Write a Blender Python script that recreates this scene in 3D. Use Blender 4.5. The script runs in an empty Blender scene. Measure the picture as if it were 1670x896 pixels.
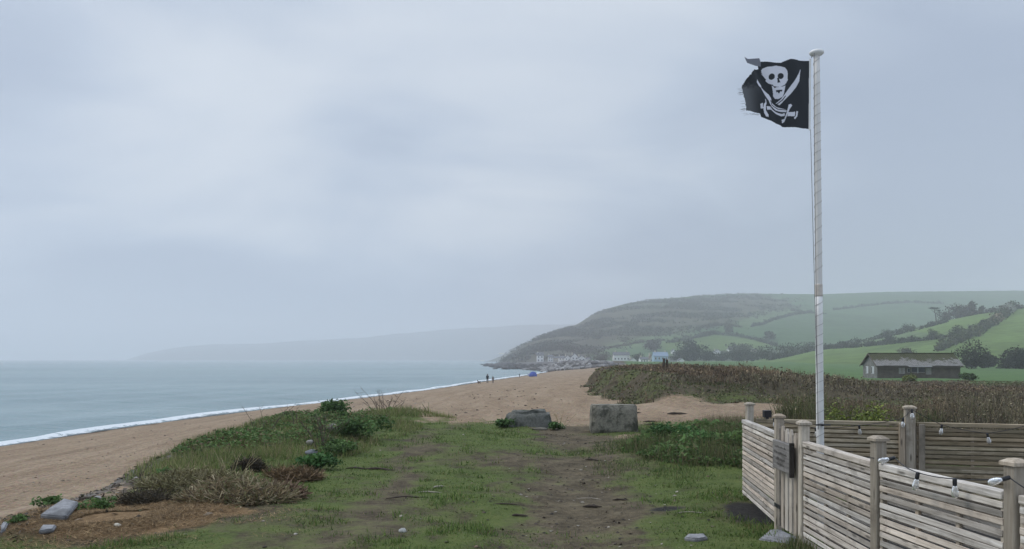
import bpy, bmesh, math
import numpy as np
from mathutils import Vector, Matrix

# ------------------------------------------------------------------ camera, sky, sun, exposure
scene = bpy.context.scene
col = scene.collection
EYE = 1.6
F = 1310.0          # focal length in photo pixels (photo 1670 wide)
U0, V0 = 835.0, 586.0   # principal column, sea horizon row

cam_d = bpy.data.cameras.new('camera')
cam_d.sensor_fit = 'HORIZONTAL'
cam_d.sensor_width = 36.0
cam_d.lens = 36.0 * F / 1670.0
cam_d.shift_y = (586 - 448) / 1670.0
cam_d.clip_start = 0.05
cam_d.clip_end = 60000
cam = bpy.data.objects.new('camera', cam_d)
col.objects.link(cam)
cam.location = (0, 0, EYE)
cam.rotation_euler = (math.radians(90), 0, 0)
scene.camera = cam

SUN_EL, SUN_AZ = math.radians(48), math.radians(-75)   # azimuth from +y, negative to the left
world = bpy.data.worlds.new('World')
scene.world = world
world.use_nodes = True
wt = world.node_tree
wt.nodes.clear()
def N(t, typ, **kw):
    n = t.nodes.new(typ)
    for k, v in kw.items():
        setattr(n, k, v)
    return n
def L(t, a, b):
    t.links.new(a, b)
def mathn(t, op, a, b=None, c=None, clamp=False):
    n = N(t, 'ShaderNodeMath', operation=op, use_clamp=clamp)
    for i, s in enumerate((a, b, c)):
        if s is None: continue
        if isinstance(s, (int, float)): n.inputs[i].default_value = s
        else: L(t, s, n.inputs[i])
    return n.outputs[0]
def mixc(t, fac, a, b, blend='MIX'):
    n = N(t, 'ShaderNodeMix', data_type='RGBA', blend_type=blend)
    for sock, s in ((n.inputs[0], fac), (n.inputs[6], a), (n.inputs[7], b)):
        if isinstance(s, (int, float)): sock.default_value = s
        elif isinstance(s, tuple): sock.default_value = (*s, 1) if len(s) == 3 else s
        else: L(t, s, sock)
    return n.outputs[2]
def noise(t, vec, scale, detail=4, rough=.55, dist=0.0):
    n = N(t, 'ShaderNodeTexNoise')
    n.inputs['Scale'].default_value = scale
    n.inputs['Detail'].default_value = detail
    n.inputs['Roughness'].default_value = rough
    n.inputs['Distortion'].default_value = dist
    if vec is not None: L(t, vec, n.inputs['Vector'])
    return n.outputs['Fac']
def ramp(t, fac, stops, interp='LINEAR'):
    n = N(t, 'ShaderNodeValToRGB')
    cr = n.color_ramp
    cr.interpolation = interp
    while len(cr.elements) > 1: cr.elements.remove(cr.elements[-1])
    for i, (p, c) in enumerate(stops):
        e = cr.elements[0] if i == 0 else cr.elements.new(p)
        e.position = p
        e.color = (*c, 1) if isinstance(c, tuple) else (c, c, c, 1)
    L(t, fac, n.inputs[0])
    return n.outputs[0]
def mapr(t, val, a, b, c=0.0, d=1.0, smooth=True):
    n = N(t, 'ShaderNodeMapRange', interpolation_type='SMOOTHSTEP' if smooth else 'LINEAR')
    L(t, val, n.inputs[0])
    for i, s in enumerate((a, b, c, d)): n.inputs[i+1].default_value = s
    return n.outputs[0]

SKYX, SKYY = 5.2, 3.4
sky = N(wt, 'ShaderNodeTexSky', sky_type='NISHITA', sun_disc=False)
sky.sun_elevation = SUN_EL
sky.sun_rotation = SUN_AZ
sky.air_density = 1.0; sky.dust_density = 2.0; sky.ozone_density = 1.0
tc = N(wt, 'ShaderNodeTexCoord')
sep = N(wt, 'ShaderNodeSeparateXYZ'); L(wt, tc.outputs['Generated'], sep.inputs[0])
zc = mathn(wt, 'MAXIMUM', sep.outputs[2], 0.0)
den = mathn(wt, 'ADD', zc, 0.32)
px = mathn(wt, 'DIVIDE', sep.outputs[0], den)
py = mathn(wt, 'DIVIDE', sep.outputs[1], den)
cmb = N(wt, 'ShaderNodeCombineXYZ'); L(wt, px, cmb.inputs[0]); L(wt, py, cmb.inputs[1])
mp = N(wt, 'ShaderNodeMapping'); L(wt, cmb.outputs[0], mp.inputs[0])
mp.inputs['Location'].default_value = (SKYX, SKYY, 0)
mp.inputs['Rotation'].default_value = (0, 0, math.radians(-35))
mp.inputs['Scale'].default_value = (0.75, 1.0, 1)
big = noise(wt, mp.outputs[0], 0.8, 3, .5, .5)
mid = noise(wt, mp.outputs[0], 2.0, 5, .45, .4)
cl = mathn(wt, 'ADD', mathn(wt, 'MULTIPLY', big, .66), mathn(wt, 'MULTIPLY', mid, .34))
cloud = ramp(wt, mapr(wt, cl, .40, .62), [(0, (.380, .455, .588)), (.5, (.520, .600, .722)), (1, (.725, .78, .85))])
cloud = mixc(wt, 1.0, cloud, (10, 10, 10), 'MULTIPLY')
thin = mapr(wt, mid, .40, .20, 0.06, .22)      # where the layer is thin a little of the clear sky shows
skycol = mixc(wt, thin, cloud, sky.outputs[0])
# an overcast layer is brighter overhead than at the horizon (it is seen through less of itself)
lum = mapr(wt, zc, .38, 1.0, 1.0, 2.3)
skycol = mixc(wt, 1.0, skycol, lum, 'MULTIPLY')
bg = N(wt, 'ShaderNodeBackground'); bg.inputs[1].default_value = 0.1
L(wt, skycol, bg.inputs[0])
wo = N(wt, 'ShaderNodeOutputWorld'); L(wt, bg.outputs[0], wo.inputs[0])

sun_d = bpy.data.lights.new('sun', 'SUN')
sun_d.energy = 1.5; sun_d.angle = math.radians(25); sun_d.color = (1, .97, .92)
sun = bpy.data.objects.new('sun', sun_d); col.objects.link(sun)
sd = Vector((math.sin(SUN_AZ)*math.cos(SUN_EL), math.cos(SUN_AZ)*math.cos(SUN_EL), math.sin(SUN_EL)))
sun.rotation_euler = sd.to_track_quat('Z', 'Y').to_euler()
sun.location = (0, 0, 50)

vs = scene.view_settings
vs.view_transform = 'Standard'; vs.look = 'None'; vs.exposure = 0.0; vs.gamma = 1.0
vs.use_curve_mapping = False
scene.render.engine = 'CYCLES'
cy = scene.cycles
cy.use_denoising = True
cy.max_bounces = 4; cy.diffuse_bounces = 2; cy.glossy_bounces = 2
cy.transmission_bounces = 4; cy.transparent_max_bounces = 12; cy.volume_bounces = 1
cy.caustics_reflective = False; cy.caustics_refractive = False

# ------------------------------------------------------------------ helpers
rng = np.random.default_rng(7)
def vhash(ix, iy, seed):
    h = (ix.astype(np.int64) * 374761393 + iy.astype(np.int64) * 668265263 + seed * 974634527) & 0x7fffffff
    h = ((h ^ (h >> 13)) * 1274126177) & 0x7fffffff
    return ((h ^ (h >> 16)) & 0xffff) / 65535.0
def vnoise(x, y, seed=0):
    x = np.asarray(x, float); y = np.asarray(y, float)
    ix, iy = np.floor(x), np.floor(y); fx, fy = x - ix, y - iy
    fx = fx*fx*(3-2*fx); fy = fy*fy*(3-2*fy)
    a = vhash(ix, iy, seed); b = vhash(ix+1, iy, seed); c = vhash(ix, iy+1, seed); d = vhash(ix+1, iy+1, seed)
    return (a*(1-fx)+b*fx)*(1-fy) + (c*(1-fx)+d*fx)*fy
def fbm(x, y, oct=4, seed=0, gain=.5):
    s = 0; a = 1; t = 0
    for o in range(oct):
        s = s + a*vnoise(np.asarray(x)*2**o+o*17.3, np.asarray(y)*2**o-o*9.1, seed+o); t += a; a *= gain
    return s/t
def ss(a, b, x):
    t = np.clip((x-a)/(b-a), 0, 1); return t*t*(3-2*t)
def lerp(a, b, t): return a*(1-t)+b*t

def link(o, parent=None):
    col.objects.link(o)
    if parent is not None: o.parent = parent
    return o
def tag(o, label=None, cat=None, group=None, kind=None):
    if label: o['label'] = label
    if cat: o['category'] = cat
    if group: o['group'] = group
    if kind: o['kind'] = kind
    return o
def empty(name, loc=(0, 0, 0), rz=0.0):
    o = bpy.data.objects.new(name, None); o.empty_display_size = .2
    o.location = loc; o.rotation_euler = (0, 0, rz)
    return link(o)
def mesh_np(name, V, Fc, mat=None, parent=None, cols=None, smooth=False, attrs=None):
    """V (n,3); Fc (m,3) or (m,4) index array"""
    V = np.asarray(V, np.float32); Fc = np.asarray(Fc, np.int32); k = Fc.shape[1]
    me = bpy.data.meshes.new(name)
    me.vertices.add(len(V)); me.vertices.foreach_set('co', V.ravel())
    me.loops.add(Fc.size); me.loops.foreach_set('vertex_index', Fc.ravel())
    me.polygons.add(len(Fc)); me.polygons.foreach_set('loop_start', np.arange(0, Fc.size, k, dtype=np.int32))
    me.polygons.foreach_set('loop_total', np.full(len(Fc), k, np.int32))
    if smooth: me.polygons.foreach_set('use_smooth', np.ones(len(Fc), bool))
    def addattr(nm, c):
        c = np.asarray(c, np.float32)
        if c.shape[1] == 3: c = np.concatenate([c, np.ones((len(c), 1), np.float32)], 1)
        a = me.attributes.new(nm, 'FLOAT_COLOR', 'POINT'); a.data.foreach_set('color', c.ravel())
    if cols is not None: addattr('col', cols)
    for nm, c in (attrs or {}).items(): addattr(nm, c)
    me.update()
    if mat: me.materials.append(mat)
    o = bpy.data.objects.new(name, me)
    return link(o, parent)
class MB:
    """collects simple solids; build() makes ONE mesh object"""
    def __init__(s): s.v = []; s.f = []
    def add(s, V, Fs):
        b = len(s.v); s.v += [tuple(p) for p in V]; s.f += [tuple(i+b for i in f) for f in Fs]; return s
    def box(s, x0, x1, y0, y1, z0, z1, M=None):
        V = [Vector(p) for p in ((x0,y0,z0),(x1,y0,z0),(x1,y1,z0),(x0,y1,z0),(x0,y0,z1),(x1,y0,z1),(x1,y1,z1),(x0,y1,z1))]
        if M is not None: V = [M @ p for p in V]
        return s.add(V, ((3,2,1,0),(4,5,6,7),(0,1,5,4),(1,2,6,5),(2,3,7,6),(3,0,4,7)))
    def bbox(s, x0, x1, y0, y1, z0, z1, b=.004, M=None):
        """box with chamfered edges"""
        bm = bmesh.new()
        bmesh.ops.create_cube(bm, size=1)
        for v in bm.verts:
            v.co = Vector((lerp(x0,x1,v.co.x+.5), lerp(y0,y1,v.co.y+.5), lerp(z0,z1,v.co.z+.5)))
        bmesh.ops.bevel(bm, geom=bm.edges[:], offset=b, segments=1, affect='EDGES')
        bm.verts.index_update()
        V = [(M @ v.co) if M is not None else v.co.copy() for v in bm.verts]
        Fs = [[v.index for v in f.verts] for f in bm.faces]; bm.free()
        return s.add(V, Fs)
    def lathe(s, prof, n=12, M=None):
        V = []; Fs = []
        for r, z in prof:
            for k in range(n):
                a = 2*math.pi*k/n; p = Vector((r*math.cos(a), r*math.sin(a), z)); V.append(M @ p if M is not None else p)
        for i in range(len(prof)-1):
            for k in range(n):
                a, b = i*n+k, i*n+(k+1) % n; Fs.append((a, b, b+n, a+n))
        Fs.append(tuple(range(n-1, -1, -1))); Fs.append(tuple(range((len(prof)-1)*n, len(prof)*n)))
        return s.add(V, Fs)
    def tube(s, pts, r, n=6):
        pts = [Vector(p) for p in pts]; V = []; Fs = []
        rr = r if isinstance(r, (list, tuple)) else [r]*len(pts)
        for i, p in enumerate(pts):
            d = (pts[min(i+1, len(pts)-1)] - pts[max(i-1, 0)]).normalized()
            q = Vector((0, 0, 1 if d.z > -.9 else -1)).rotation_difference(d)
            for k in range(n):
                a = 2*math.pi*k/n; V.append(p + q @ Vector((rr[i]*math.cos(a), rr[i]*math.sin(a), 0)))
        for i in range(len(pts)-1):
            for k in range(n):
                a, b = i*n+k, i*n+(k+1) % n; Fs.append((a, b, b+n, a+n))
        Fs.append(tuple(range(n-1, -1, -1))); Fs.append(tuple(range((len(pts)-1)*n, len(pts)*n)))
        return s.add(V, Fs)
    def mesh(s, name, mat, smooth=False):
        me = bpy.data.meshes.new(name); me.from_pydata(s.v, [], s.f)
        if smooth:
            for p in me.polygons: p.use_smooth = len(p.vertices) <= 4
        if mat: me.materials.append(mat)
        me.update(); return me
    def build(s, name, mat, parent=None, smooth=False):
        return link(bpy.data.objects.new(name, s.mesh(name, mat, smooth)), parent)

# ------------------------------------------------------------------ terrain heights
WL = np.array([(-5,-34.5),(0,-34),(30,-32),(48,-30.6),(61,-29.3),(81,-25.7),(100,-21),(117,-17.5),(136,-14),(179,-7.5),(220,-.8),
               (272,7.3),(320,14),(355,15),(385,8),(430,3),(524,-5),(650,-12),(757,-16),(850,-15),(920,-5),(1000,20)], float)
SEA = -3.6
def waterline(y): return np.interp(y, WL[:,0], WL[:,1])
XE = np.array([(-3,-4.4),(5,-4.5),(7.4,-4.7),(11,-5.0),(14,-5.5),(20,-6.4),(25,-6.0),(30,-5)], float)
def bank_x(x, y):
    return np.interp(y, [28,45,60,75,95,120,200,330,420], [4.8,4.7,5.6,8.0,12.5,17,33,48,40]) + (fbm(np.asarray(x)*.3+4, np.asarray(y)*.3, 3, 31)-.5)*2.2
def near_h(x, y):
    x = np.asarray(x, float); y = np.asarray(y, float)
    s = x - waterline(y)
    zb = SEA + .26*ss(0, 3.5, s) + 2.99*np.clip(s/36, 0, 1)**1.15
    zb = np.where(s < 0, SEA + .1*s, np.minimum(zb, -.35))
    zb = zb + (fbm(x*.25, y*.12, 3, 3)-.5)*.22*ss(4, 20, s) + (fbm(x*.9, y*.5, 4, 5)-.5)*.17*ss(2, 14, s)
    # terrace
    xe = np.interp(y, XE[:,0], XE[:,1]) + (fbm(y*.5, x*.3, 3, 11)-.5)*1.2
    m = ss(-2.4, .3, x-xe)
    far = 1-ss(19.5, 29, y + (fbm(x*.4, y*.4, 3, 12)-.5)*3)*(1-ss(3.0, 6.0, x))
    far = far*(1-ss(29, 37, y))
    zt = (fbm(x*.5, y*.5, 4, 21)-.5)*.16 + (fbm(x*2.2, y*2.2, 3, 22)-.5)*.05
    # wheel-worn hollow in the middle
    xc = np.interp(y, [0,6.8,9.8,13.6,18.4,24], [.4,.54,.82,1.15,1.3,1.6])
    zt = zt - .06*np.exp(-((x-xc)/.8)**2)*(y < 26)
    z = lerp(zb, zt, m*far)
    # overgrown mounds along the terrace edge
    for (mx, my, sx, sy, h) in ((-4.9,15.5,1.6,2.6,.14),(-5.2,20,1.6,2.6,.17),(-4.2,24.5,1.7,1.8,.42),(-3.0,22.6,1.1,1.6,.24),(-3.6,10.2,1.1,1.2,.10),
                                (2.1,9.4,.01,.01,0),(4.0,13.6,1.6,2.4,.20)):
        z = z + h*np.exp(-((x-mx)/sx)**2-((y-my)/sy)**2)
    # scrub covered bank ahead on the right
    xb = bank_x(x, y)
    front = ss(29.5, 36, y + (fbm(x*.35, y*.35, 3, 32)-.5)*3)
    hb = np.interp(y, [30,70,110,160], [.92,.95,.40,.15])*(1-.75*ss(9, 19, x-.12*(y-30)))
    mb = ss(0, 1.7, x-xb)*front
    z = lerp(z, np.maximum(z, hb + (fbm(x*.5, y*.5, 3, 33)-.5)*.3), mb)
    arm = ss(322, 338, y)*(1-ss(392, 420, y))
    z = np.maximum(z, lerp(-9, lerp(SEA-.3, .7, ss(0, 24, s)), arm))
    # low land behind, on the right
    right = ss(9, 15, x)*ss(12, 20, y)
    zr = np.interp(y, [12,40,70,100,130,260,420], [-.1,-.25,-.8,-1.2,-1.2,-1.0,.5])
    z = lerp(z, np.minimum(z, zr + (fbm(x*.2, y*.2, 3, 41)-.5)*.35), right*(1-ss(.2,.8,mb)*(1-ss(13,22,x-.12*(y-30)))))
    return z
def ucol(x, y): return U0 + F*x/np.maximum(y, 1)
SKY1 = np.array([(780,600),(806,597),(813,592),(821,584),(850,565),(880,550),(905,541),(940,530),(962,516),(985,505),(1015,497),(1050,491),(1100,486),(1150,482),(1205,479),
                 (1230,479),(1340,480),(1450,476),(1560,475),(1670,474),(1800,470),(2200,470)], float)
R1 = np.array([(780,900),(815,905),(850,950),(880,1000),(985,1250),(1150,1450),(1400,1600),(1700,1750),(2200,1800)], float)
R0 = np.array([(780,850),(815,830),(850,720),(880,640),(930,600),(985,590),(1150,560),(1400,620),(1700,700),(2200,700)], float)
def hill_h(x, y):
    u = ucol(x, y)
    r1 = np.interp(u, R1[:,0], R1[:,1]); r0 = np.interp(u, R0[:,0], R0[:,1])
    zr = EYE + (V0-np.interp(u, SKY1[:,0], SKY1[:,1]))/F*r1
    t = np.clip((y-r0)/(r1-r0), 0, 1)
    prof = .78*t**1.15 + .22*ss(0, 1, t)
    z = -5 + (zr+5)*prof
    # a cliffier foot towards the headland
    cliff = 1-ss(850, 1010, u)
    z = z + cliff*(zr+5)*.28*ss(0, .25, t)*(1-t)
    fold = np.sin(x*.012 + y*.004)*6 + (fbm(x*.006, y*.006, 4, 51)-.5)*34
    z = z + fold*t*(1-t)*1.3*ss(850, 960, u)
    z = z - 40*ss(1, 1.6, (y-r0)/(r1-r0))
    return np.where(u < 770, -20, z)
SKY2 = np.array([(1150,596),(1230,588),(1290,578),(1345,566),(1400,557),(1450,547),(1500,534),(1545,523),(1600,511),(1670,500),(1750,490),(1900,480),(2200,470)], float)
def spur_h(x, y):
    u = ucol(x, y)
    r1, r0 = 620.0 + 0*u, 250.0 + 0*u
    zr = EYE + (V0-np.interp(u, SKY2[:,0], SKY2[:,1]))/F*r1
    t = np.clip((y-r0)/(r1-r0), 0, 1)
    z = -3 + (zr+3)*(.75*t+.25*ss(0, 1, t))
    z = z + (fbm(x*.01, y*.01, 3, 61)-.5)*7*t*(1-t)
    z = z - (zr+8)*ss(1, 1.9, (y-r0)/(r1-r0))
    return np.where(u < 1140, -20, z)
def all_h(x, y):
    return np.maximum(near_h(x, y), np.where(np.asarray(y) > 240, np.maximum(hill_h(x, y), spur_h(x, y)), -50))
def hit(u, v, y0=3.0, y1=2500.0, n=3000, fn=None):
    """where the sight line through a photo point first meets the terrain (used once, to survey positions)"""
    ys = np.exp(np.linspace(math.log(y0), math.log(y1), n))
    xs = (u-U0)/F*ys; zs = EYE-(v-V0)/F*ys
    h = (fn or all_h)(xs, ys)
    k = np.argmax(h >= zs)
    if h[k] < zs[k]: k = int(np.argmin(np.where(ys > 200, (zs-h)/ys, 9)))
    return Vector((xs[k], ys[k], h[k]))
def hz(x, y): return float(all_h(np.array([x]), np.array([y]))[0])

# ------------------------------------------------------------------ materials
def mat(name, rough=.8, spec=.3):
    m = bpy.data.materials.new(name); m.use_nodes = True
    t = m.node_tree; b = t.nodes['Principled BSDF']
    b.inputs['Roughness'].default_value = rough
    b.inputs['Specular IOR Level'].default_value = spec
    return m, t, b
def bump(t, b, h, strength=.3, dist=.02):
    n = N(t, 'ShaderNodeBump'); n.inputs['Strength'].default_value = strength; n.inputs['Distance'].default_value = dist
    L(t, h, n.inputs['Height']); L(t, n.outputs[0], b.inputs['Normal'])
def objco(t): return N(t, 'ShaderNodeTexCoord').outputs['Object']
def geopos(t): return N(t, 'ShaderNodeNewGeometry').outputs['Position']
def attr(t, nm): return N(t, 'ShaderNodeAttribute', attribute_name=nm)

def plain(name, c, rough=.7, spec=.3, var=.25, scale=6.0, bmp=.0, metal=0):
    m, t, b = mat(name, rough, spec)
    n = noise(t, objco(t), scale, 5, .6)
    lo = tuple(x*(1-var) for x in c); hi = tuple(min(1, x*(1+var)) for x in c)
    L(t, ramp(t, n, [(.3, lo), (.7, hi)]), b.inputs['Base Color'])
    b.inputs['Metallic'].default_value = metal
    if bmp: bump(t, b, n, bmp, .02)
    return m
def foliage(name='foliage', trans=.25):
    m, t, b = mat(name, .75, .2)
    a = attr(t, 'col')
    L(t, a.outputs['Color'], b.inputs['Base Color'])
    tr = N(t, 'ShaderNodeBsdfTranslucent'); L(t, a.outputs['Color'], tr.inputs[0])
    mx = N(t, 'ShaderNodeMixShader'); mx.inputs[0].default_value = trans
    L(t, b.outputs[0], mx.inputs[1]); L(t, tr.outputs[0], mx.inputs[2])
    L(t, mx.outputs[0], t.nodes['Material Output'].inputs[0])
    return m
M_leaf = foliage()
M_dry = foliage('dry_stems', .1)

# --- one ground material, its zones come from attributes
def ground_material():
    m, t, b = mat('ground_zones', .92, .15)
    p = geopos(t)
    A = attr(t, 'za'); B = attr(t, 'zb')
    sa = N(t, 'ShaderNodeSeparateColor'); L(t, A.outputs['Color'], sa.inputs[0])
    sb = N(t, 'ShaderNodeSeparateColor'); L(t, B.outputs['Color'], sb.inputs[0])
    n1 = noise(t, p, .35, 5, .6); n2 = noise(t, p, 2.6, 6, .65); n3 = noise(t, p, 17, 4, .65); n4 = noise(t, p, 70, 2, .6)
    fine = mathn(t, 'ADD', mathn(t, 'MULTIPLY', n3, .6), mathn(t, 'MULTIPLY', n4, .4))
    vor = N(t, 'ShaderNodeTexVoronoi'); vor.inputs['Scale'].default_value = 26; L(t, p, vor.inputs['Vector'])
    # shingle and coarse sand
    sand = ramp(t, fine, [(.28, (.125, .085, .052)), (.5, (.255, .182, .117)), (.72, (.40, .305, .21))])
    sand = mixc(t, mapr(t, n2, .42, .72, 0, .45), sand, (.175, .120, .074))
    mps = N(t, 'ShaderNodeMapping'); L(t, p, mps.inputs[0]); mps.inputs['Scale'].default_value = (1.6, .22, 1); mps.inputs['Rotation'].default_value = (0, 0, math.radians(14))
    rid = noise(t, mps.outputs[0], .55, 5, .6, .6)      # ridges and tide lines run along the shore
    sand = mixc(t, mapr(t, rid, .42, .66, 0, .55), sand, (.35, .268, .185))
    sand = mixc(t, mapr(t, rid, .44, .30, 0, .45), sand, (.155, .112, .075))
    sand = mixc(t, mapr(t, n1, .45, .70, 0, .35), sand, (.315, .24, .16))
    n5 = noise(t, p, 6.5, 7, .75)
    sand = mixc(t, 1, sand, ramp(t, n5, [(.30, .48), (.5, 1.0), (.70, 1.45)]), 'MULTIPLY')
    stone = mixc(t, .5, sand, vor.outputs['Color'], 'SOFT_LIGHT')
    sand = mixc(t, .35, sand, stone)
    wet = mixc(t, 1, sand, (.55, .52, .50), 'MULTIPLY')
    # soils
    mud = ramp(t, mathn(t, 'ADD', mathn(t, 'MULTIPLY', n2, .5), mathn(t, 'MULTIPLY', fine, .5)),
               [(.30, (.022, .017, .010)), (.45, (.074, .058, .036)), (.57, (.142, .113, .071)), (.72, (.25, .205, .14))])
    turf = ramp(t, mathn(t, 'ADD', mathn(t, 'MULTIPLY', n2, .55), mathn(t, 'MULTIPLY', fine, .45)),
                [(.28, (.046, .052, .018)), (.5, (.086, .114, .030)), (.75, (.150, .156, .055))])
    ochre = ramp(t, fine, [(.25, (.09, .055, .027)), (.5, (.19, .12, .060)), (.78, (.34, .235, .125))])
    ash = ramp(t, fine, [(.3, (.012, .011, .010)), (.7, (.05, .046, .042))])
    debris = ramp(t, fine, [(.25, (.055, .048, .042)), (.5, (.14, .125, .11)), (.8, (.34, .32, .29))])
    rock = ramp(t, mathn(t, 'ADD', mathn(t, 'MULTIPLY', n1, .5), mathn(t, 'MULTIPLY', n2, .5)), [(.3, (.045, .043, .042)), (.7, (.15, .14, .13))])
    scrub = ramp(t, n2, [(.3, (.050, .040, .026)), (.7, (.11, .09, .055))])
    field = ramp(t, n1, [(.3, (.065, .120, .040)), (.7, (.10, .165, .055))])
    def edge(w, amt=.75):
        v = mathn(t, 'ADD', w, mathn(t, 'MULTIPLY', mathn(t, 'SUBTRACT', mathn(t, 'ADD', mathn(t, 'MULTIPLY', n2, .6), mathn(t, 'MULTIPLY', fine, .4)), .5), amt*1.6))
        return mapr(t, v, .36, .64)
    c = mixc(t, edge(sb.outputs[0], .25), sand, wet)          # zb.r wet
    c = mixc(t, edge(sb.outputs[1]), c, debris)               # zb.g debris
    c = mixc(t, edge(A.outputs['Alpha']), c, rock)            # za.a rock
    c = mixc(t, edge(sb.outputs[2]), c, scrub)                # zb.b scrub soil
    c = mixc(t, edge(sa.outputs[1]), c, mud)                  # za.g mud
    c = mixc(t, mapr(t, mathn(t, 'ADD', sa.outputs[0], mathn(t, 'MULTIPLY', mathn(t, 'SUBTRACT', n2, .5), 1.9)), .22, .95), c, turf)            # za.r turf
    c = mixc(t, edge(sa.outputs[2]), c, ochre)                # za.b ochre
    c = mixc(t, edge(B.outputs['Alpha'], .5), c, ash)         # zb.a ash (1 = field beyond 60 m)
    F2 = attr(t, 'zc'); sc_ = N(t, 'ShaderNodeSeparateColor'); L(t, F2.outputs['Color'], sc_.inputs[0])
    c = mixc(t, edge(sc_.outputs[0], .4), c, field)
    L(t, c, b.inputs['Base Color'])
    hgt = mathn(t, 'ADD', mathn(t, 'MULTIPLY', n2, .6), mathn(t, 'ADD', mathn(t, 'MULTIPLY', n3, .3), mathn(t, 'MULTIPLY', n4, .12)))
    bump(t, b, hgt, .75, .12)
    return m
M_ground = ground_material()

# ------------------------------------------------------------------ ground zones
def zones(x, y, z):
    n = fbm(x*.7, y*.7, 4, 71)
    wa = .35+.65*ss(8, 20, y)
    x, y = x + (fbm(x*.8, y*.8, 4, 76)-.5)*1.3*wa, y + (fbm(x*.8+9, y*.8, 4, 77)-.5)*2.2*wa
    xe = np.interp(y, XE[:,0], XE[:,1])
    terr = ss(-.8, .6, x-xe + (fbm(x*1.1, y*1.1, 3, 72)-.5)*1.6)*(1-ss(19.5, 24, y+(n-.5)*4)*(1-ss(3.2, 6.5, x)))*(1-ss(29, 34, y))
    mound = np.exp(-((x+4.6)/2.2)**2-((y-19)/6.5)**2)
    terr = np.maximum(terr, ss(.25, .5, mound + (n-.5)*.3))
    xc = np.interp(y, [0,6.8,9.8,13.6,18.4,22,28,31], [.45,.54,.82,1.15,1.5,2.6,4.6,5.5])
    wd = np.interp(y, [0,6.8,9.8,13.6,18.4,22,28], [.85,.82,.78,.62,.95,1.8,2.2])
    mud = np.exp(-(np.abs(x-xc)/wd)**3.0)
    # left wheel line, thin wear
    xl = np.interp(y, [5,8,12,16,20,23], [-1.35,-1.45,-1.6,-1.7,-1.5,-1.2])
    mud2 = .62*np.exp(-((x-xl)/.33)**2)*(.45+.9*fbm(x*.6, y*.45, 3, 75))
    xm = np.interp(y, [5,9,13,18], [-.2,-.35,-.15,-.2])
    mud2 = np.maximum(mud2, .7*np.exp(-((x-xm-.25)/.5)**2-((y-12.8)/1.5)**2))
    # sandy lane behind the block, leading right
    lane = ss(20.5, 23, y + (n-.5)*2)*(1-ss(28.5, 31, y))*ss(2.0, 3.5, x)*(1-ss(9, 12, x))
    lane2 = np.exp(-((y-16.8-.9*(x-2.5))/1.0)**2)*ss(1.6, 2.6, x)*(1-ss(3.2, 4.4, x))
    mud = mud*np.clip(.1+1.9*(fbm(x*.9, y*.55, 5, 78, .6)-.14), 0, 1.15)
    bare = np.clip(np.maximum(mud, mud2), 0, 1)
    weeds = np.exp(-((x-3.5)/1.5)**2-((y-14.2)/3.6)**2)
    sandA = np.maximum(lane, lane2*.8)
    yoch = np.exp(-((x+4.0)/1.15)**4-((y-8.1)/.95)**4)
    yoch = np.maximum(yoch, .75*np.exp(-((x+3.1)/.7)**2-((y-8.3)/.6)**2))
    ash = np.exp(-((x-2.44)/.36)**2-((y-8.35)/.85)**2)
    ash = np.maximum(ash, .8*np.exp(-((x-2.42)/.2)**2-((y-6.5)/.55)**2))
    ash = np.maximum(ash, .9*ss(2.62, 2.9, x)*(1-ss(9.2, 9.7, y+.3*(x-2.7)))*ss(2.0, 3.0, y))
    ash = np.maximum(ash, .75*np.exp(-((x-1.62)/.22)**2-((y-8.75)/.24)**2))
    debris = np.exp(-((x-xe+.85)/1.05)**2)*(1-ss(17, 22, y))
    xb = bank_x(x, y)
    bank = ss(-.7, .5, x-xb)*ss(29, 33, y)
    scr = np.maximum(bank, ss(5.5, 9, x)*ss(10, 14, y)*(1-ss(30, 34, y)))
    scr = np.where((y > 22) & (y < 29.5) & (x < 9.5), scr*.2, scr)
    greenbank = np.exp(-((x-xb-1.2)/1.5)**2)*ss(29, 33, y)*(1-ss(70, 90, y))*.75*ss(.35, .55, fbm(x*.6, y*.6, 3, 74))
    greenbank = np.maximum(greenbank, .8*np.exp(-((y-30.8)/1.4)**2)*ss(6, 8, x))
    s = x-waterline(y)
    wet = 1-ss(1.5, 5.0, s+(n-.5)*3)
    fieldz = ss(80, 95, y)*ss(18, 28, x - .1*(y-90))
    rock = ss(318, 345, y)*(1-ss(40, 55, s))
    terr = terr*(1-scr)
    blot = fbm(x*1.0, y*.62, 5, 79, .6)
    turf0 = .62+.46*ss(.37, .53, blot)
    turf = np.clip(terr*turf0*(1-1.05*bare)*(1-.9*sandA)*(1-yoch)*(1-ash) - .25*debris, 0, 1)
    turf = np.maximum(turf, greenbank*.8)
    mudw = np.clip(terr*(1-sandA)*np.maximum(bare, .95)*(1-.7*ss(17, 23, y)), 0, 1)
    za = np.stack([turf, mudw, yoch*terr, rock], 1)
    zb = np.stack([wet, debris*.9, scr, np.clip(ash, 0, 1)], 1)
    zc_ = np.stack([fieldz, 0*x, 0*x, 1+0*x], 1)
    return za, zb, zc_, turf, scr

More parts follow.
